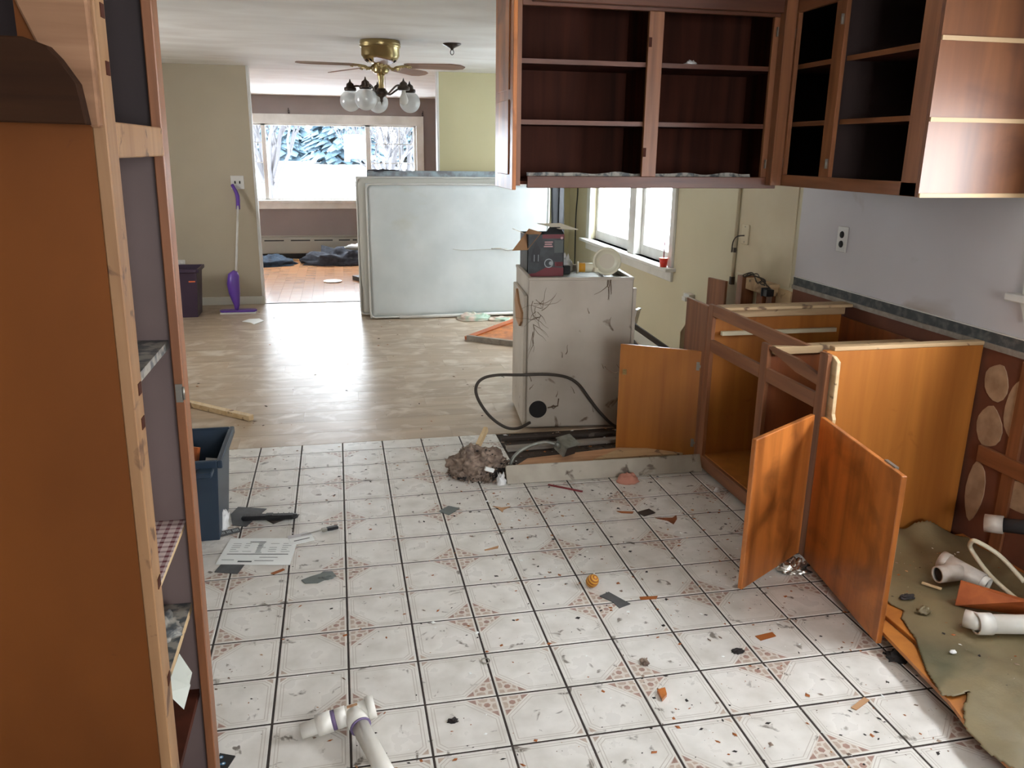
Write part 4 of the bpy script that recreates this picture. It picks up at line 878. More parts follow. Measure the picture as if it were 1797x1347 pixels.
b = B(); b.lathe([(0, .001), (.054, .001)], (1.112, DY0, .125), (0, -1, 0), 28); b.build('vent_hole', m_hole, dr_, label='dark round vent hole')
b = B(); b.lathe([(.053, .0), (.054, .004), (.060, .004), (.061, 0)], (1.112, DY0, .125), (0, -1, 0), 28); b.build('vent_ring', m_dryer, dr_)
b = B(); b.tube([(1.19, DY0-.006, .14+0), (1.205, DY0-.006, .15), (1.22, DY0-.006, .14), (1.205, DY0-.006, .128), (1.19, DY0-.006, .14)], .003, 5).tube([(1.17, DY0-.005, .135), (1.23, DY0-.005, .145), (1.235, DY0-.005, .19)], .004, 5); b.build('bracket', m_cob, dr_)
# cobwebs: threads and clots on the side
b = B(); r_ = random.Random(5)
def thread(p, d, l, r=.0018):
    pts = [p]; 
    for k in range(4): d = (d+Vector((r_.uniform(-.5, .5), 0, r_.uniform(-.5, .5)))).normalized(); p = p+d*l/4; pts.append(p)
    b.tube(pts, [r, r*.9, r*.7, r*.5, r*.3], 4) if 0 else b.tube(curve(pts, 3), [r*(1-.06*q) for q in range(13)], 4)
yy = DY0-.003
for k in range(16): thread(Vector((1.10+r_.uniform(-.03, .03), yy, .74+r_.uniform(-.06, .05))), Vector((r_.uniform(-1, 1), 0, r_.uniform(-1, .6))), r_.uniform(.05, .15))
for k in range(7): thread(Vector((1.075, yy, .60+r_.uniform(-.05, .1))), Vector((r_.uniform(-.2, 1), 0, -1)), .12)
for k in range(5): thread(Vector((1.50+r_.uniform(0, .03), yy, .895)), Vector((r_.uniform(-.4, .1), 0, -1)), r_.uniform(.08, .14), .0025)
for x, z in ((1.40, .70), (1.27, .46), (1.25, .44), (1.5, .37), (1.53, .62), (1.22, .20), (1.33, .22), (1.06, .25), (1.07, .3), (1.45, .1), (1.6, .35)): thread(Vector((x, yy, z)), Vector((r_.uniform(-.6, .6), 0, 1)), r_.uniform(.03, .06), .0028)
b.build('cobweb', m_cob, dr_, kind='stuff')
cp = [(1.06, 4.44, .055), (.98, 4.36, .05), (.90, 4.33, .07), (.81, 4.33, .14), (.745, 4.34, .24), (.735, 4.35, .31), (.775, 4.37, .352), (.86, 4.39, .365), (1.0, 4.40, .36), (1.15, 4.42, .355), (1.27, 4.44, .33), (1.345, 4.44, .285), (1.41, 4.44, .20), (1.48, 4.44, .11), (1.56, 4.43, .03), (1.62, 4.42, .012)]
b = B(); b.tube(curve([Vector(p) for p in cp], 6), .009, 8); b.build('power_cord', m_cord, dr_, label='thick dusty cord looping beside the dryer')
dr_.rotation_euler = (0, 0, R(-5.0))

# carton on the dryer
TZ = DH-.032
g = thing('open_carton', 'black printed carton with open flaps on the dryer top', 'box', (1.21, 4.85, TZ))
bx0, bx1, by0, by1, bz = 1.10, 1.325, 4.76, 4.96, TZ+.25
b = B()
for q in ((bx0, bx1, by0, by0+.004), (bx0, bx1, by1-.004, by1), (bx0, bx0+.004, by0, by1), (bx1-.004, bx1, by0, by1)): b.box(*q, TZ, bz)
b.box(bx0, bx1, by0, by1, TZ, TZ+.004); b.build('carton_body', m_boxblk, g)
def fp(name, mm, x0, x1, z0, z1, **k): return B().box(x0, x1, by0-.0012, by0, TZ+z0, TZ+z1).build(name, mm, g, **k)
b = B(); b.prism([(bx0, TZ), (bx1, TZ), (bx1, TZ+.05), (bx0+.12, TZ+.055), (bx0+.05, TZ+.02), (bx0, TZ+.015)], by0-.0012, by0-.0001, axis=1); b.build('print_band', m_red, g, label='red print band')
fp('print_top', m_red, bx0+.09, bx1, .225, .25)
for k, (x0_, x1_, z_) in enumerate(((.105, .155, .20), (.105, .15, .187), (.10, .155, .174))): fp('print_line', m_pinkpr, bx0+x0_, bx0+x1_, z_, z_+.008)
fp('print_panel', m_slateg, bx0+.165, bx1-.005, .14, .215); fp('print_panel', m_red, bx0+.17, bx1-.005, .058, .085)
for k in range(3): fp('print_line', m_pinkpr, bx0+.18, bx1-.012, .064+.007*k, .067+.007*k)
b = B(); b.lathe([(.022, .0018), (.028, .0018)], (bx0+.132, by0, TZ+.078), (0, -1, 0), 20).lathe([(0, .002), (.012, .002)], (bx0+.145, by0, TZ+.078), (0, -1, 0), 14); b.build('print_ring', m_lt, g)
b = B(); b.lathe([(0, .0016), (.008, .0016)], (bx1-.015, by0, TZ+.228), (0, -1, 0), 14).build('print_dot', m_pinkpr, g)
b = B(); b.prism([(bx0+.02, TZ+.09), (bx0+.07, TZ+.08), (bx0+.08, TZ+.16), (bx0+.05, TZ+.21), (bx0+.03, TZ+.15)], by0-.001, by0-.0001, axis=1); b.build('print_figure', m_blackp, g)
for xx in (.04, .065): fp('print_line', m_lt, bx0+xx, bx0+xx+.004, .09, .13)
def quad(name, pts, mm, **k): 
    b = B(); b.add(pts, [(0, 1, 2, 3)]); return b.build(name, mm, g, solid=.003, **k)
quad('flap', [(bx0, by0-.003, bz-.09), (bx0+.085, by0-.003, bz+.012), (bx0+.02, by0+.06, bz+.03), (bx0-.10, by0-.03, bz-.09)], m_card, label='brown cardboard flap')
quad('flap', [(bx0, by1, bz-.005), (bx0, by0+.07, bz-.005), (bx0-.06, by0+.09, bz+.02), (bx0-.06, by1-.04, bz+.02)], m_cardw, label='pale inner flap')
quad('flap', [(bx1-.03, by0, bz+.03), (bx1-.12, by1, bz+.045), (bx1+.03, by1, bz+.045), (bx1+.085, by0, bz+.025)], m_cardw, label='pale flap standing out to the right')
quad('flap', [(bx0+.1, by0, bz), (bx1, by0, bz), (bx1-.02, by0+.03, bz+.04), (bx0+.14, by0+.03, bz+.04)], m_boxblk)
# lamp head
g = thing('flood_lamp', 'round cream flood lamp head lying on the dryer, face to the camera', 'lamp', (1.56, 4.75, DH))
lc = Vector((1.56, 4.64, DH+.068)); ax = Vector((-.30, -.93, .2)).normalized()
b = B(); b.lathe([(0, .012), (.05, .012), (.07, .004), (.073, -.004), (.078, 0), (.082, .004), (.084, -.002), (.078, -.02), (.055, -.06), (.03, -.09), (.02, -.13), (0, -.13)], lc, ax, 28); b.build('lamp_head', m_cream, g)
b = B(); b.lathe([(0, .0135), (.02, .0135), (.045, .013)], lc, ax, 24); b.build('lens', m_cardw, g)
B().bar(lc+Vector((-.08, .01, -.05)), lc+Vector((-.045, .02, -.055)), .03, .03).build('clamp', m_cream, g, bevel=.004)
g = thing('spool', 'cream cylinder with an amber label lying left of the flood lamp', 'spool', (1.43, 4.78, DH))
B().tube([(1.40, 4.70, DH+.026), (1.50, 4.68, DH+.026)], .028, 16).build('body', m_cream, g); B().tube([(1.402, 4.6996, DH+.026), (1.44, 4.692, DH+.026)], .0288, 16).build('label_band', m_amber, g)
B().tube([(1.392, 4.7016, DH+.026), (1.402, 4.6996, DH+.026)], .036, 16).build('flange', m_cream, g)
crumple((1.385, 4.95, DH-.03), .05, .04, .09, 4, rough=1.4).build('white_scrap', m_wbag, label='white crumpled scrap behind the amber-labelled cylinder', cat='scrap')
B().box(1.345, 1.39, 4.83, 4.87, TZ, TZ+.05).build('black_block', m_blackp, label='small black block between carton and amber-labelled cylinder', cat='block', bevel=.003)
b = B(); b.prism([(1.30, 4.60), (1.40, 4.58), (1.42, 4.63), (1.32, 4.66)], TZ+.001, TZ+.006); b.build('card_piece', m_wall_grey, label='grey card lying flat on the dryer top', cat='card')
b = B(); b.bar((1.60, 4.75, DH+.0), (1.62, 5.02, DH+.005), .03, .012); b.build('metal_strip', m_white, label='white strip lying along the right rim of the dryer', cat='strip')
# red cup
g = thing('red_cup', 'red plastic cup with a tall straw on the window sill', 'cup', (2.475, 5.985, DZ0))
cc = (2.475, 5.985, DZ0+.0005)
B().lathe([(0, 0), (.026, 0), (.034, .068), (.031, .068), (.024, .004), (0, .004)], cc, n=20).build('cup', m_redcup, g)
B().lathe([(.033, .062), (.037, .064), (.037, .070), (.031, .070), (.0, .071)], cc, n=20).build('lid', m_orange, g)
B().tube([(2.475, 5.985, DZ0+.06), (2.478, 5.99, DZ0+.24)], .0045, 8).build('straw', m_red, g)

# ------------------------------------------------------------------ where the cabinets stood: toe board, lumber, insulation
b = B(); b.add([(.765, 3.672, .004), (1.80, 3.655, .004), (1.80, 3.70, .085), (.765, 3.72, .085), (.765, 3.69, .004), (1.80, 3.673, .004), (1.80, 3.715, .08), (.765, 3.735, .08)],
  [(0, 1, 2, 3), (7, 6, 5, 4), (0, 4, 5, 1), (2, 6, 7, 3), (0, 3, 7, 4), (1, 5, 6, 2)]); b.build('toe_board', mat('dirty_white_board', (180, 172, 156), .5, (156, 146, 130), scale=(5,)*3, spots=(96, 84, 70), sscale=14, slo=.6, shi=.68), label='dirty white toe board on edge at the tile edge', cat='board', bevel=.002)
b = B(); b.bar((.80, 3.76, .03), (1.79, 3.74, .03), .035, .06); b.build('lumber', m_sub, label='dark lumber strip just behind the white toe board', cat='board', bevel=.003)
b = B(); b.prism([(.82, 3.79), (1.68, 3.79), (1.66, 3.92), (1.45, 3.97), (1.2, 3.94), (.92, 3.90)], .012, .045); b.build('broken_plank', mat('tan_plank', (196, 150, 110), .6, (170, 122, 84), scale=(4, 30, 4)), label='broken orange-tan plank behind the toe board', cat='board', bevel=.002)
b = B(); b.prism([(1.25, 3.80), (1.75, 3.80), (1.72, 3.88), (1.45, 3.935)], .046, .056); b.build('plywood_offcut', m_palex, label='pale splintered plywood offcut on the orange-tan plank', cat='board')
b = B(); b.bar((.86, 4.15, .01), (1.75, 4.20, .01), .05, .02); b.build('lath_strip', m_greybar, label='weathered grey lath in the gap in front of the dryer', cat='board')
b = B(); b.bar((.86, 4.32, .006), (1.6, 4.30, .006), .03, .015); b.build('lath_strip', m_sub, label='dark lath nearest the dryer base', cat='board')
hp = crumple((.645, 3.87, .002), .15, .13, .12, 21, n=70, m=34, rough=.6); r_ = random.Random(3)
for v in hp.v:
    k = noise.noise(v*38)*.02+noise.noise(v*90)*.008
    v += Vector((k, noise.noise(v*33+Vector((5, 0, 0)))*.015, abs(k)*1.2 if v.z > .01 else 0))
hp.build('insulation_heap', m_ins, label='grey-brown heap of old insulation at the corner of the tiles', cat='insulation', kind='stuff')
b = B()
for k in range(1100):
    a = r_.uniform(0, 6.28); q = r_.random()**.6; c = Vector((.68+.19*q*math.cos(a), 3.86+.17*q*math.sin(a), .012+.13*(1-q)*r_.random())); s = r_.uniform(.004, .015)
    d = Vector((r_.uniform(-1, 1), r_.uniform(-1, 1), r_.uniform(-.3, .9))).normalized(); e_ = d.orthogonal().normalized()
    b.add([c-d*s, c+e_*s*.6, c+d*s, c-e_*s*.5, c+d.cross(e_)*s*.5], [(0, 1, 4), (1, 2, 4), (2, 3, 4), (3, 0, 4), (0, 3, 2, 1)], r_.choice((0, 0, 1)))
b.build('insulation_shreds', [m_ins, m_insd], kind='stuff', label='loose fluffy shreds around the insulation heap', cat='insulation')
b = crumple((.76, 3.79, .002), .09, .08, .04, 9, n=40, m=14, rough=1.4); b.build('black_grit', m_insd, label='black gritty dirt between insulation heap and toe board', cat='dirt', kind='stuff')
b = B(); b.bar((.66, 3.93, .12), (.72, 4.02, .18), .02, .03); b.build('wood_splinter', m_pale, label='pale splinter sticking up from the insulation heap', cat='splinter')
b = B(); b.bar((.665, 3.74, .07), (.71, 3.75, .05), .012, .02); b.build('pale_chip', m_paper, label='small white chip on the front of the insulation heap', cat='chip')
crumple((.735, 3.685, .002), .025, .02, .05, 3, rough=1.3).build('white_lump', m_wbag, label='small white lump at the left end of the toe board', cat='scrap')
g = thing('electrical_box', 'metal electrical box on a bent grey cable above the planks', 'electrical box', (1.10, 3.86, .05))
eb = B(); c = Vector((1.12, 3.87, .11)); M = Matrix.Rotation(R(28), 3, 'Z') @ Matrix.Rotation(R(22), 3, 'X')
e2 = B().box(-.045, .045, -.04, .04, -.035, .035); e2.v = [c+M @ v for v in e2.v]; e2.build('box', m_steel, g, bevel=.006)
e3 = B().box(-.036, .036, -.0425, -.04, -.027, .027); e3.v = [c+M @ v for v in e3.v]; e3.build('box_opening', m_cord, g)
e3 = B().box(-.05, .05, -.045, .045, .035, .038); e3.v = [c+M @ v for v in e3.v]; e3.build('flange', m_steel, g)
b = B(); b.tube(curve([(.80, 3.80, .03), (.83, 3.82, .09), (.90, 3.85, .125), (1.0, 3.87, .14), (1.075, 3.86, .125)], 6), .009, 8); b.build('armored_cable', m_steel, g)
b = B(); b.tube([(1.055, 3.86, .13), (1.085, 3.86, .12)], .016, 10); b.build('connector', m_steel, g)
crumple((1.37, 3.60, .002), .055, .04, .045, 14, rough=.7).build('rag', m_rag, label='salmon-coloured lump in front of the white toe board', cat='rag')
b = B(); b.bar((0.964, 3.628, 0.0060), (1.108, 3.516, 0.0060), .01, .006); b.build('red_stick', m_red, label='thin red stick on the tiles in front of the toe board', cat='stick')

# ------------------------------------------------------------------ small things on the tiles
Z = .0025
def chip(name, pts, mm, lab, h=.003, z=Z, cat='chip', **k):
    b = B(); b.prism(pts, z, z+h); return b.build(name, mm, label=lab, cat=cat, **k)
chip('roofing_chip', [(-0.512, 3.634), (-0.465, 3.619), (-0.382, 3.591), (-0.424, 3.495), (-0.455, 3.419), (-0.515, 3.441), (-0.536, 3.558)], m_slate, 'large dark grey sheet piece under the black ribbed bar beside the navy bin')
chip('paper_square', [(-0.378, 3.474), (-0.270, 3.478), (-0.340, 3.426)], m_cord, 'dark printed card corner sticking out below the black ribbed bar', cat='card')
chip('roofing_chip', [(-0.515, 3.097), (-0.426, 3.070), (-0.446, 2.996), (-0.536, 3.026)], m_slate, 'dark grey square sticking out from under the white form')
g = thing('plastic_bar', 'long black plastic bar with ribs lying right of the navy bin', 'bar', (-0.370, 3.503, 0.0025))
pA, pB = Vector((-0.479, 3.479, 0.0200)), Vector((-0.253, 3.455, 0.0200))
B().bar(pA, pB, .035, .022).build('body', m_blackp, g, bevel=.006)
for k in range(9):
    p = pA+(pB-pA)*(k+.7)/9.6; B().bar(p+Vector((0, -.014, .012)), p+Vector((0, .014, .012)), .003, .003).build('rib', m_slate, g)
B().bar(pA+(pB-pA)*.46+Vector((0, 0, .013)), pA+(pB-pA)*.60+Vector((0, 0, .013)), .024, .006).build('raised_oval', m_slate, g, bevel=.003)
b = B(); b.ball(pB, .02, 12, 8, sq=(1, 1, .55)); b.build('end_cap', m_blackp, g)
# white printed form
g = thing('printed_form', 'white printed form sheet lying on the tiles', 'paper', (-0.378, 3.159, 0.0025))
fa, fb, fc_, fd_ = Vector((-0.507, 3.307, 0.0025)), Vector((-0.226, 3.260, 0.0025)), Vector((-0.250, 3.028, 0.0025)), Vector((-0.540, 3.087, 0.0025))
for v in (fa, fb, fc_, fd_): v.z = .0065
B().add([fd_, fc_, fb, fa], [(0, 1, 2, 3)]).build('sheet', m_paper, g, solid=.002)
def F_(u_, v_, dz=.0012): 
    p = (fa*(1-u_)+fb*u_)*(1-v_)+(fd_*(1-u_)+fc_*u_)*v_; return p+Vector((0, 0, dz))
def fbar(name, u0, u1, v0, v1, mm=m_ink): B().add([F_(u0, v1), F_(u1, v1), F_(u1, v0), F_(u0, v0)], [(0, 1, 2, 3)]).build(name, mm, g)
fbar('printed_rule', .08, .93, .62, .645, m_inkd); fbar('printed_heading', .32, .55, .14, .18)
for k in range(5):
    for j in range(5):
        if rnd.random() < .8: fbar('printed_line', .09+.18*k, .09+.18*k+rnd.uniform(.05, .13), .22+.075*j, .235+.075*j)
for j in range(9): fbar('printed_line', .46, .52+rnd.uniform(0, .03), .16+.05*j, .178+.05*j, m_inkd)
fbar('printed_bar', .28, .47, .88, .93, m_inkd); fbar('printed_bar', .5, .76, .86, .885); fbar('printed_line', .05, .22, .84, .86); fbar('printed_line', .55, .8, .74, .76)
# card, knife, plate
g = thing('plastic_card', 'small white card with a grey band beside the paring knife', 'card', (-0.216, 3.253, 0.0025))
ca_, cb_, cc_, cd_ = [Vector(q) for q in ((-0.274, 3.285, 0.0025), (-0.178, 3.305, 0.0025), (-0.159, 3.226, 0.0025), (-0.249, 3.196, 0.0025))]
for v in (ca_, cb_, cc_, cd_): v.z = .008
B().add([cd_, cc_, cb_, ca_], [(0, 1, 2, 3)]).build('card', m_paper, g, solid=.0015)
up_ = Vector((0, 0, .0004))
B().add([ca_*.65+cd_*.35+up_, cb_*.65+cc_*.35+up_, cb_+up_, ca_+up_], [(0, 1, 2, 3)]).build('grey_band', m_wall_grey, g)
B().add([ca_*.3+cd_*.7+(cb_-ca_)*.15+up_, cb_*.3+cc_*.7-(cb_-ca_)*.15+up_, cb_*.38+cc_*.62-(cb_-ca_)*.15+up_, ca_*.38+cd_*.62+(cb_-ca_)*.15+up_], [(0, 1, 2, 3)]).build('printed_line', m_inkd, g)
g = thing('paring_knife', 'knife with a black handle lying on the tiles by the card', 'knife', (-0.142, 3.310, 0.0025))
k0, k1, k2 = Vector((-0.216, 3.271, 0.0120)), Vector((-0.110, 3.312, 0.0120)), Vector((-0.061, 3.326, 0.0120))
B().bar(k1, k2, .022, .014).build('handle', m_blackp, g, bevel=.003)
dk = (k1-k0).normalized(); nk = dk.cross(Vector((0, 0, 1)))*.008
B().add([k0, k1-nk, k1+nk], [(0, 1, 2)]).build('blade', m_metal, g, solid=.002)
B().bar(k1-dk*.02, k1, .02, .012).build('bolster', m_metal, g)
g = thing('label_strip', 'short grey strip with worn pale lettering in front of the navy bin', 'label', (-0.520, 3.364, 0.0025))
la, lb, lc_, ld = [Vector(q) for q in ((-0.574, 3.379, 0.0025), (-0.486, 3.413, 0.0025), (-0.470, 3.371, 0.0025), (-0.556, 3.332, 0.0025))]
for v in (la, lb, lc_, ld): v.z = .006
B().add([ld, lc_, lb, la], [(0, 1, 2, 3)]).build('strip', m_slate, g, solid=.002)
for k in range(13):
    if k in (4, 8): continue
    u0 = .06+.068*k; p = [la+(lb-la)*u0, la+(lb-la)*(u0+.04)]; q = (ld-la)
    B().add([p[0]+q*.7+up_*3, p[1]+q*.7+up_*3, p[1]+q*.25+up_*3, p[0]+q*.25+up_*3], [(0, 1, 2, 3)]).build('printed_mark', m_lt, g)
crumple((-0.566, 3.428, 0.0025), .035, .045, .10, 17, rough=1.5).build('crumpled_bag', m_wbag, label='crumpled white plastic bag against the navy bin', cat='bag')
crumple((-0.610, 3.402, 0.0025), .03, .03, .05, 18, rough=1.4).build('crumpled_wrapper', m_pinkpr, label='crumpled pinkish wrapper left of the crumpled white bag', cat='wrapper')
chip('roofing_chip', [(-0.201, 2.900), (-0.167, 2.921), (-0.131, 2.936), (-0.118, 2.952), (-0.085, 2.946), (-0.070, 2.907), (-0.102, 2.895), (-0.138, 2.867), (-0.187, 2.872)], m_slateg, 'long irregular grey chip below the white form')
chip('roofing_chip', [(0.393, 3.423), (0.444, 3.471), (0.492, 3.437), (0.433, 3.373)], m_slateg, 'grey-green diamond-shaped chip in the middle of the tiles')
chip('roofing_chip', [(0.893, 2.574), (0.936, 2.595), (0.988, 2.500), (0.939, 2.481), (0.929, 2.523)], m_slate, 'dark grey stepped chip below the striped orange ball')
chip('roofing_chip', [(1.287, 3.246), (1.358, 3.271), (1.371, 3.224), (1.306, 3.199)], m_blackp, 'small black rectangular chip near the open cabinet doors')
chip('wood_chip', [(1.350, 3.173), (1.427, 3.159), (1.457, 3.184), (1.443, 3.144), (1.407, 3.097), (1.395, 3.135)], m_plyd, 'curved brown wood sliver right of the small black chip')
chip('wood_chip', [(0.648, 3.434), (0.684, 3.408), (0.728, 3.412), (0.690, 3.387), (0.679, 3.358), (0.670, 3.391)], m_card, 'tan torn scrap right of the grey-green diamond chip')
chip('wood_chip', [(1.442, 1.822), (1.510, 1.857), (1.519, 1.842), (1.452, 1.809)], m_card, 'bright tan wood sliver near the front right of the tiles')
chip('terracotta_chip', [(0.896, 2.004), (0.924, 2.010), (0.917, 1.978), (0.894, 1.958)], m_doorout, 'reddish triangular fragment in the front middle of the tiles', h=.01)
chip('wood_chip', [(-0.320, 2.976), (-0.275, 3.005), (-0.268, 2.994), (-0.309, 2.965)], m_brn, 'thin brown sliver right of the white form edge')
chip('wood_chip', [(0.533, 3.013), (0.598, 3.037), (0.592, 3.018), (0.537, 3.008)], m_card, 'thin pale brown sliver in the centre of the tiles')
chip('wood_chip', [(1.038, 2.539), (1.108, 2.533), (1.096, 2.515), (1.036, 2.523)], m_brn, 'flat brown sliver right of the stepped grey chip')
chip('wood_chip', [(1.200, 3.275), (1.276, 3.254), (1.265, 3.238), (1.215, 3.253)], m_brn, 'thin brown sliver left of the small black chip')
chip('dirt_smudge', [(1.341, 2.224), (1.412, 2.235), (1.413, 2.210), (1.347, 2.195)], m_brn, 'flat brown flake on the tiles below the open doors', h=.0015)
crumple((1.241, 2.152, 0.0025), .022, .014, .008, 3, rough=1.2).build('dust_clump', m_insd, label='dark dust clump below the flat brown flake', cat='dust')
crumple((0.911, 2.152, 0.0025), .014, .018, .012, 5, rough=1.6).build('dust_clump', m_ins, label='brown curl of dust above the reddish triangular fragment', cat='dust')
crumple((0.261, 1.992, 0.0025), .016, .010, .008, 6, rough=1.6).build('dust_clump', m_insd, label='dark dust clump on the front tiles right of the pipe', cat='dust')
crumple((-0.109, 2.901, 0.0025), .03, .016, .006, 6, rough=1.3).build('dust_clump', m_slateg, label='grey ash beside the irregular grey chip', cat='dust')
crumple((1.762, 3.405, 0.0025), .014, .014, .02, 7, rough=.5).build('white_nut', m_wbag, label='small white lump by the base cabinet bottom rail', cat='scrap')
b = B(); r0 = Vector((0.404, 2.257, 0.0060)); b.tube([r0+Vector((.014*math.cos(t*.5236), .014*math.sin(t*.5236), 0)) for t in range(13)], .002, 6, cap=False); b.build('wire_ring', m_metal, label='small metal ring on the grout in the front tiles', cat='ring')
g = thing('blue_flower_card', 'dark card with a blue and white pattern at the foot of the tall cabinet', 'card', (-0.366, 1.945, 0.0025))
b = B(); b.prism([(-0.386, 1.929), (-0.384, 1.983), (-0.341, 1.964), (-0.356, 1.923)], Z, Z+.003); b.build('card', m_hole, g)
for q in ((-0.378, 1.965, 0.0025), (-0.369, 1.939, 0.0025), (-0.381, 1.937, 0.0025)): 
    b = B(); b.lathe([(0, .0034+Z), (.006, .0034+Z)], (q[0], q[1], 0), n=12); b.build('petal', m_blue, g)
    b = B(); b.lathe([(0, .0036+Z), (.003, .0036+Z)], (q[0], q[1], 0), n=10); b.build('petal_centre', m_paper, g)
# striped ball
oc = Vector((0.884, 2.639, 0.0025)); orr = .024; 
g = thing('striped_ball', 'small orange and brown striped egg-shaped ball on the tiles', 'ball', oc)
ax = Vector((.25, -.5, .8)).normalized(); a1 = ax.orthogonal().normalized(); a2 = ax.cross(a1)
b = B(); nn_, mm_ = 20, 28; vs = []
for j in range(mm_+1):
    t = math.pi*j/mm_
    for k in range(nn_): f_ = 2*math.pi*k/nn_; vs.append(oc+Vector((0, 0, orr*1.12+Z))+ax*orr*1.2*math.cos(t)+(a1*math.cos(f_)+a2*math.sin(f_))*orr*math.sin(t))
for j in range(mm_):
    b.add([], []); 
    for k in range(nn_): pass
o_ = 0; b.v = vs
for j in range(mm_):
    for k in range(nn_): b.f.append([j*nn_+k, (j+1)*nn_+k, (j+1)*nn_+(k+1) % nn_, j*nn_+(k+1) % nn_]); b.mi.append((j//2) % 2); b.sm.append(True)
b.build('ball', [m_yel, m_brn], g)

# ------------------------------------------------------------------ plumbing
def ptube(g, name, p, q, r, mm=m_pvc, inner=True, n=24):
    p, q = Vector(p), Vector(q); L = (q-p).length; d = (q-p).normalized()
    o = B().lathe([(r*.82, .004), (r*.82, 0), (r, 0), (r, L), (r*.82, L), (r*.82, L-.02)], p, d, n).build(name, mm, g)
    if inner: B().lathe([(0, .012), (r*.82, .012)], p, d, n).lathe([(0, L-.012), (r*.82, L-.012)], p, d, n).build('bore', m_pvcin, o)
    return o
g = thing('drain_pipe', 'white plastic tee with two drain pipe ends in the front left foreground', 'pipe', (-0.023, 2.055, 0.0025))
tz = .052; c0 = Vector((-0.021, 2.015, 0.0550))
pl = Vector((-0.167, 2.000, 0.0280)); dL = (pl-c0).normalized(); dR = -dL
ptube(g, 'pipe_end', pl, pl+(-dL)*.10, .0215)
ptube(g, 'coupling', c0+dL*.062, c0+dL*.105, .030, inner=False); 
B().lathe([(.0265, 0), (.028, 0), (.028, .012), (.0265, .012)], c0+dL*.050, dL, 24).build('primer_band', m_pring, g, label='purple primer band')
ptube(g, 'coupling', c0+dL*.02, c0+dL*.05, .029, inner=False)
ptube(g, 'tee_body', c0+dL*.045, c0-dL*.045, .026)
ptube(g, 'broken_collar', c0-dL*.040, c0-dL*.062, .033)
pe = Vector((0.050, 1.812, 0.0300)); dE = (pe-c0).normalized()
ptube(g, 'branch_socket', c0+dE*.005, c0+dE*.055, .030, inner=False)
B().lathe([(.025, 0), (.0305, 0), (.0305, .004), (.025, .004)], c0+dE*.054, dE, 24).build('primer_band', m_pring, g, label='purple primer band')
pf = c0+dE*.36; pf.z = max(pf.z, .027); ptube(g, 'long_pipe', c0+dE*.045, c0+dE*.30, .0245)
B().bar(c0-dL*.012+Vector((0, 0, .026)), c0+dL*.018+Vector((0, 0, .026)), .010, .002).build('stamp', m_card, g)
# tee on the vinyl
g = thing('pipe_tee', 'grubby white pipe tee lying on the vinyl sheet', 'pipe fitting', (2.24, 2.36, .08))
t0 = Vector((2.201, 2.291, 0.1250)); t1 = t0+Vector((-.11, .0, -.0)); va = Vector((.03, -.075, -.01))
ptube(g, 'branch', t1, t0, .031, m_pvcd); ptube(g, 'run', t0-va*1.0, t0+va*.9, .034, m_pvcd)
ptube(g, 'collar', t0-va*1.05, t0-va*.7, .037, m_pvcd, inner=False); ptube(g, 'nut', t0+va*.7, t0+va*1.15, .028, m_pvc)
g = thing('cut_pipe', 'white drain pipe with an angled cut end lying near the front of the vinyl', 'pipe', (2.15, 2.04, .08))
e0 = Vector((1.991, 2.033, 0.1150)); e1 = Vector((2.029, 1.986, 0.1180)); e2_ = Vector((2.155, 1.958, 0.1180)); e2_ = e1+(e2_-e1).normalized()*.34
ptube(g, 'elbow_end', e0, e1, .030, m_pvc); ptube(g, 'collar', e1-(e2_-e1).normalized()*.03, e1+(e2_-e1).normalized()*.02, .036, m_pvc, inner=False); ptube(g, 'pipe', e1, e2_, .0315, m_pvc)
# stub out of the wall
g = thing('stub_pipe', 'white capped pipe stub on a dark drain pipe coming out of the wall', 'pipe', (2.48, 2.45, .26))
s0 = Vector((2.357, 2.395, 0.2600)); s1 = Vector((XR, s0.y-.20, .30)); ds = (s1-s0).normalized()
ptube(g, 'white_stub', s0, s0+ds*.062, .034, m_pvcd); ptube(g, 'dark_pipe', s0+ds*.055, s1, .027, m_tv, inner=False)
b = B(); b.tube(curve([(2.261, 2.069, 0.1100), (2.284, 2.246, 0.1200), (2.298, 2.367, 0.1600), (2.279, 2.362, 0.2000), (2.278, 2.332, 0.2200), (2.342, 2.284, 0.1800), (2.360, 2.180, 0.1300)], 8), .0085, 8); b.build('supply_hose', m_cream, label='looped off-white supply hose on the vinyl by the wall', cat='hose')
b = B(); b.add([Vector((2.084, 2.171, 0.1600)), Vector((2.205, 2.021, 0.1600)), Vector((2.246, 2.047, 0.0850)), Vector((2.058, 2.150, 0.0850))], [(3, 2, 1, 0)]); b.build('orange_board', m_wedge, label='orange wedge-shaped board between the tee and the cut pipe', cat='board', solid=.018)
crumple((1.722, 2.629, 0.0025), .065, .05, .035, 31, n=40, m=16, rough=1.5).build('foil_scrap', m_foil, label='crumpled silver foil under the open cabinet doors', cat='foil')
crumple((1.928, 2.230, 0.0820), .03, .012, .012, 33, rough=1.7).build('dark_flake', m_insd, label='black curled flake on the left of the vinyl', cat='flake')
crumple((1.923, 2.139, 0.0820), .025, .018, .015, 35, rough=1.7).build('moss_clump', m_vinyl, label='olive clump below the black flake on the vinyl', cat='clump')
b = B(); b.bar((2.050, 2.311, 0.0850), (2.090, 2.258, 0.0850), .010, .006); b.build('wood_sliver', m_pale, label='pale sliver lying on the vinyl left of the tee', cat='splinter')
crumple((1.854, 1.912, 0.0820), .012, .009, .007, 36, rough=.6).build('white_crumb', m_wbag, label='white crumb on the front part of the vinyl', cat='scrap')
crumple((1.753, 2.014, 0.0025), .04, .03, .03, 38, rough=1.5).build('dust_clump', m_insd, label='dark clump of dirt under the vinyl edge at the near door', cat='dirt')

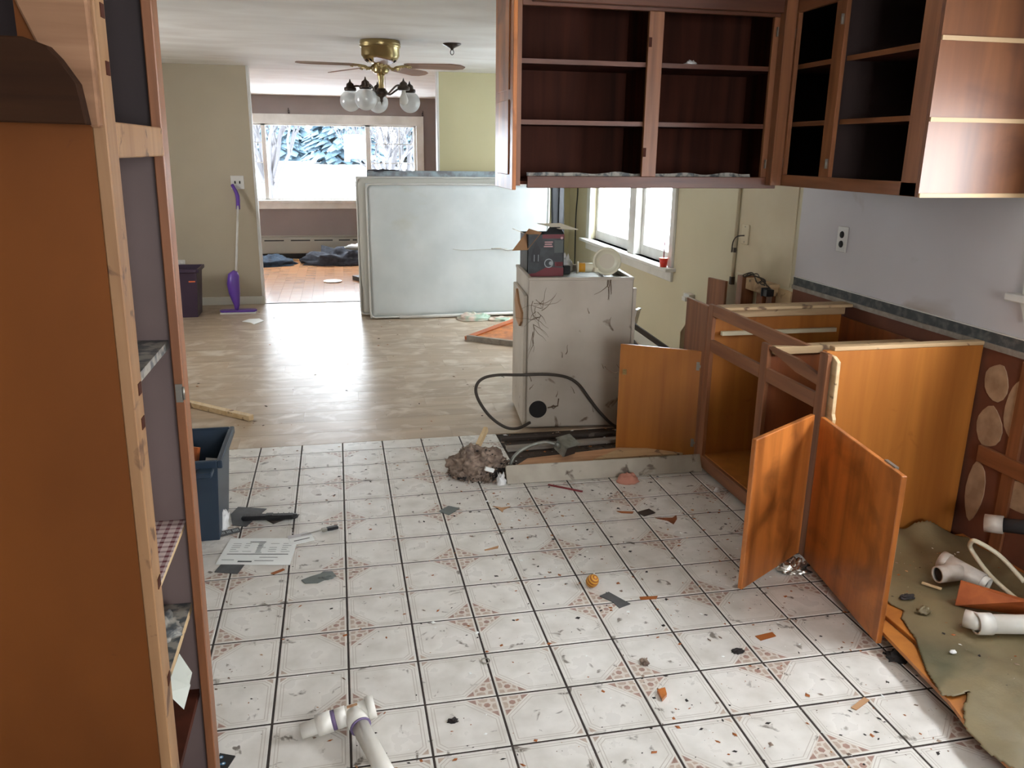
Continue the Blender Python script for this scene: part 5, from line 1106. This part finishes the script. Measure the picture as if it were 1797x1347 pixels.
# ------------------------------------------------------------------ loose grit (uncountable)
def grit(name, lab, n, xr, yr, zz, seed, smin, smax, dens=None):
    r_ = random.Random(seed); b = B(); k = 0
    while k < n:
        x = r_.uniform(*xr); y = r_.uniform(*yr)
        if dens and r_.random() > dens(x, y): continue
        k += 1; s = smin+(smax-smin)*r_.random()**4; a = r_.uniform(0, 6.28); el = r_.uniform(.25, .9); ca, sa = math.cos(a), math.sin(a)
        z = zz(x, y); pts = [(x+s*px_*ca-s*el*py_*sa, y+s*px_*sa+s*el*py_*ca) for px_, py_ in ((-1, r_.uniform(-.4, .4)), (r_.uniform(-.3, .3), -1), (1, r_.uniform(-.4, .4)), (r_.uniform(-.4, .4), 1))]
        h_ = s*.25+.0004
        b.add([(*p, z) for p in pts]+[(x, y, z+h_)], [(0, 1, 4), (1, 2, 4), (2, 3, 4), (3, 0, 4)], r_.choices((0, 1, 2, 3, 4), (5, 4, 3, 1.2, 1))[0])
    return b.build(name, [m_insd, m_brn, m_ins, m_paper, m_card], label=lab, cat='debris', kind='stuff', loc=(sum(xr)/2, sum(yr)/2, zz(sum(xr)/2, sum(yr)/2)))
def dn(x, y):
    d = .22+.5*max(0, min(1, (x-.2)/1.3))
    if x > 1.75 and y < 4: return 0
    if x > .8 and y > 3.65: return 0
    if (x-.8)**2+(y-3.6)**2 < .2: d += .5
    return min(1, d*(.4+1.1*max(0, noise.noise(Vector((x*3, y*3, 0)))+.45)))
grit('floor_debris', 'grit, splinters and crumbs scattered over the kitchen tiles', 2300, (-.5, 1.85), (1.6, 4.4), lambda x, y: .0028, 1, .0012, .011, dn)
grit('floor_debris', 'sparse crumbs and flakes on the dining room planks', 260, (-1.6, 2.3), (4.45, 8.8), lambda x, y: .0015, 2, .003, .018)
grit('floor_debris', 'crumbs scattered on the olive vinyl sheet', 220, (1.88, 2.48), (1.4, 2.6), lambda x, y: vz(x, y)+.0022, 3, .0012, .010)
grit('floor_debris', 'dark rubble in the strip of bare subfloor before the dryer', 500, (.84, 1.78), (3.76, 4.42), lambda x, y: .0, 4, .003, .018)
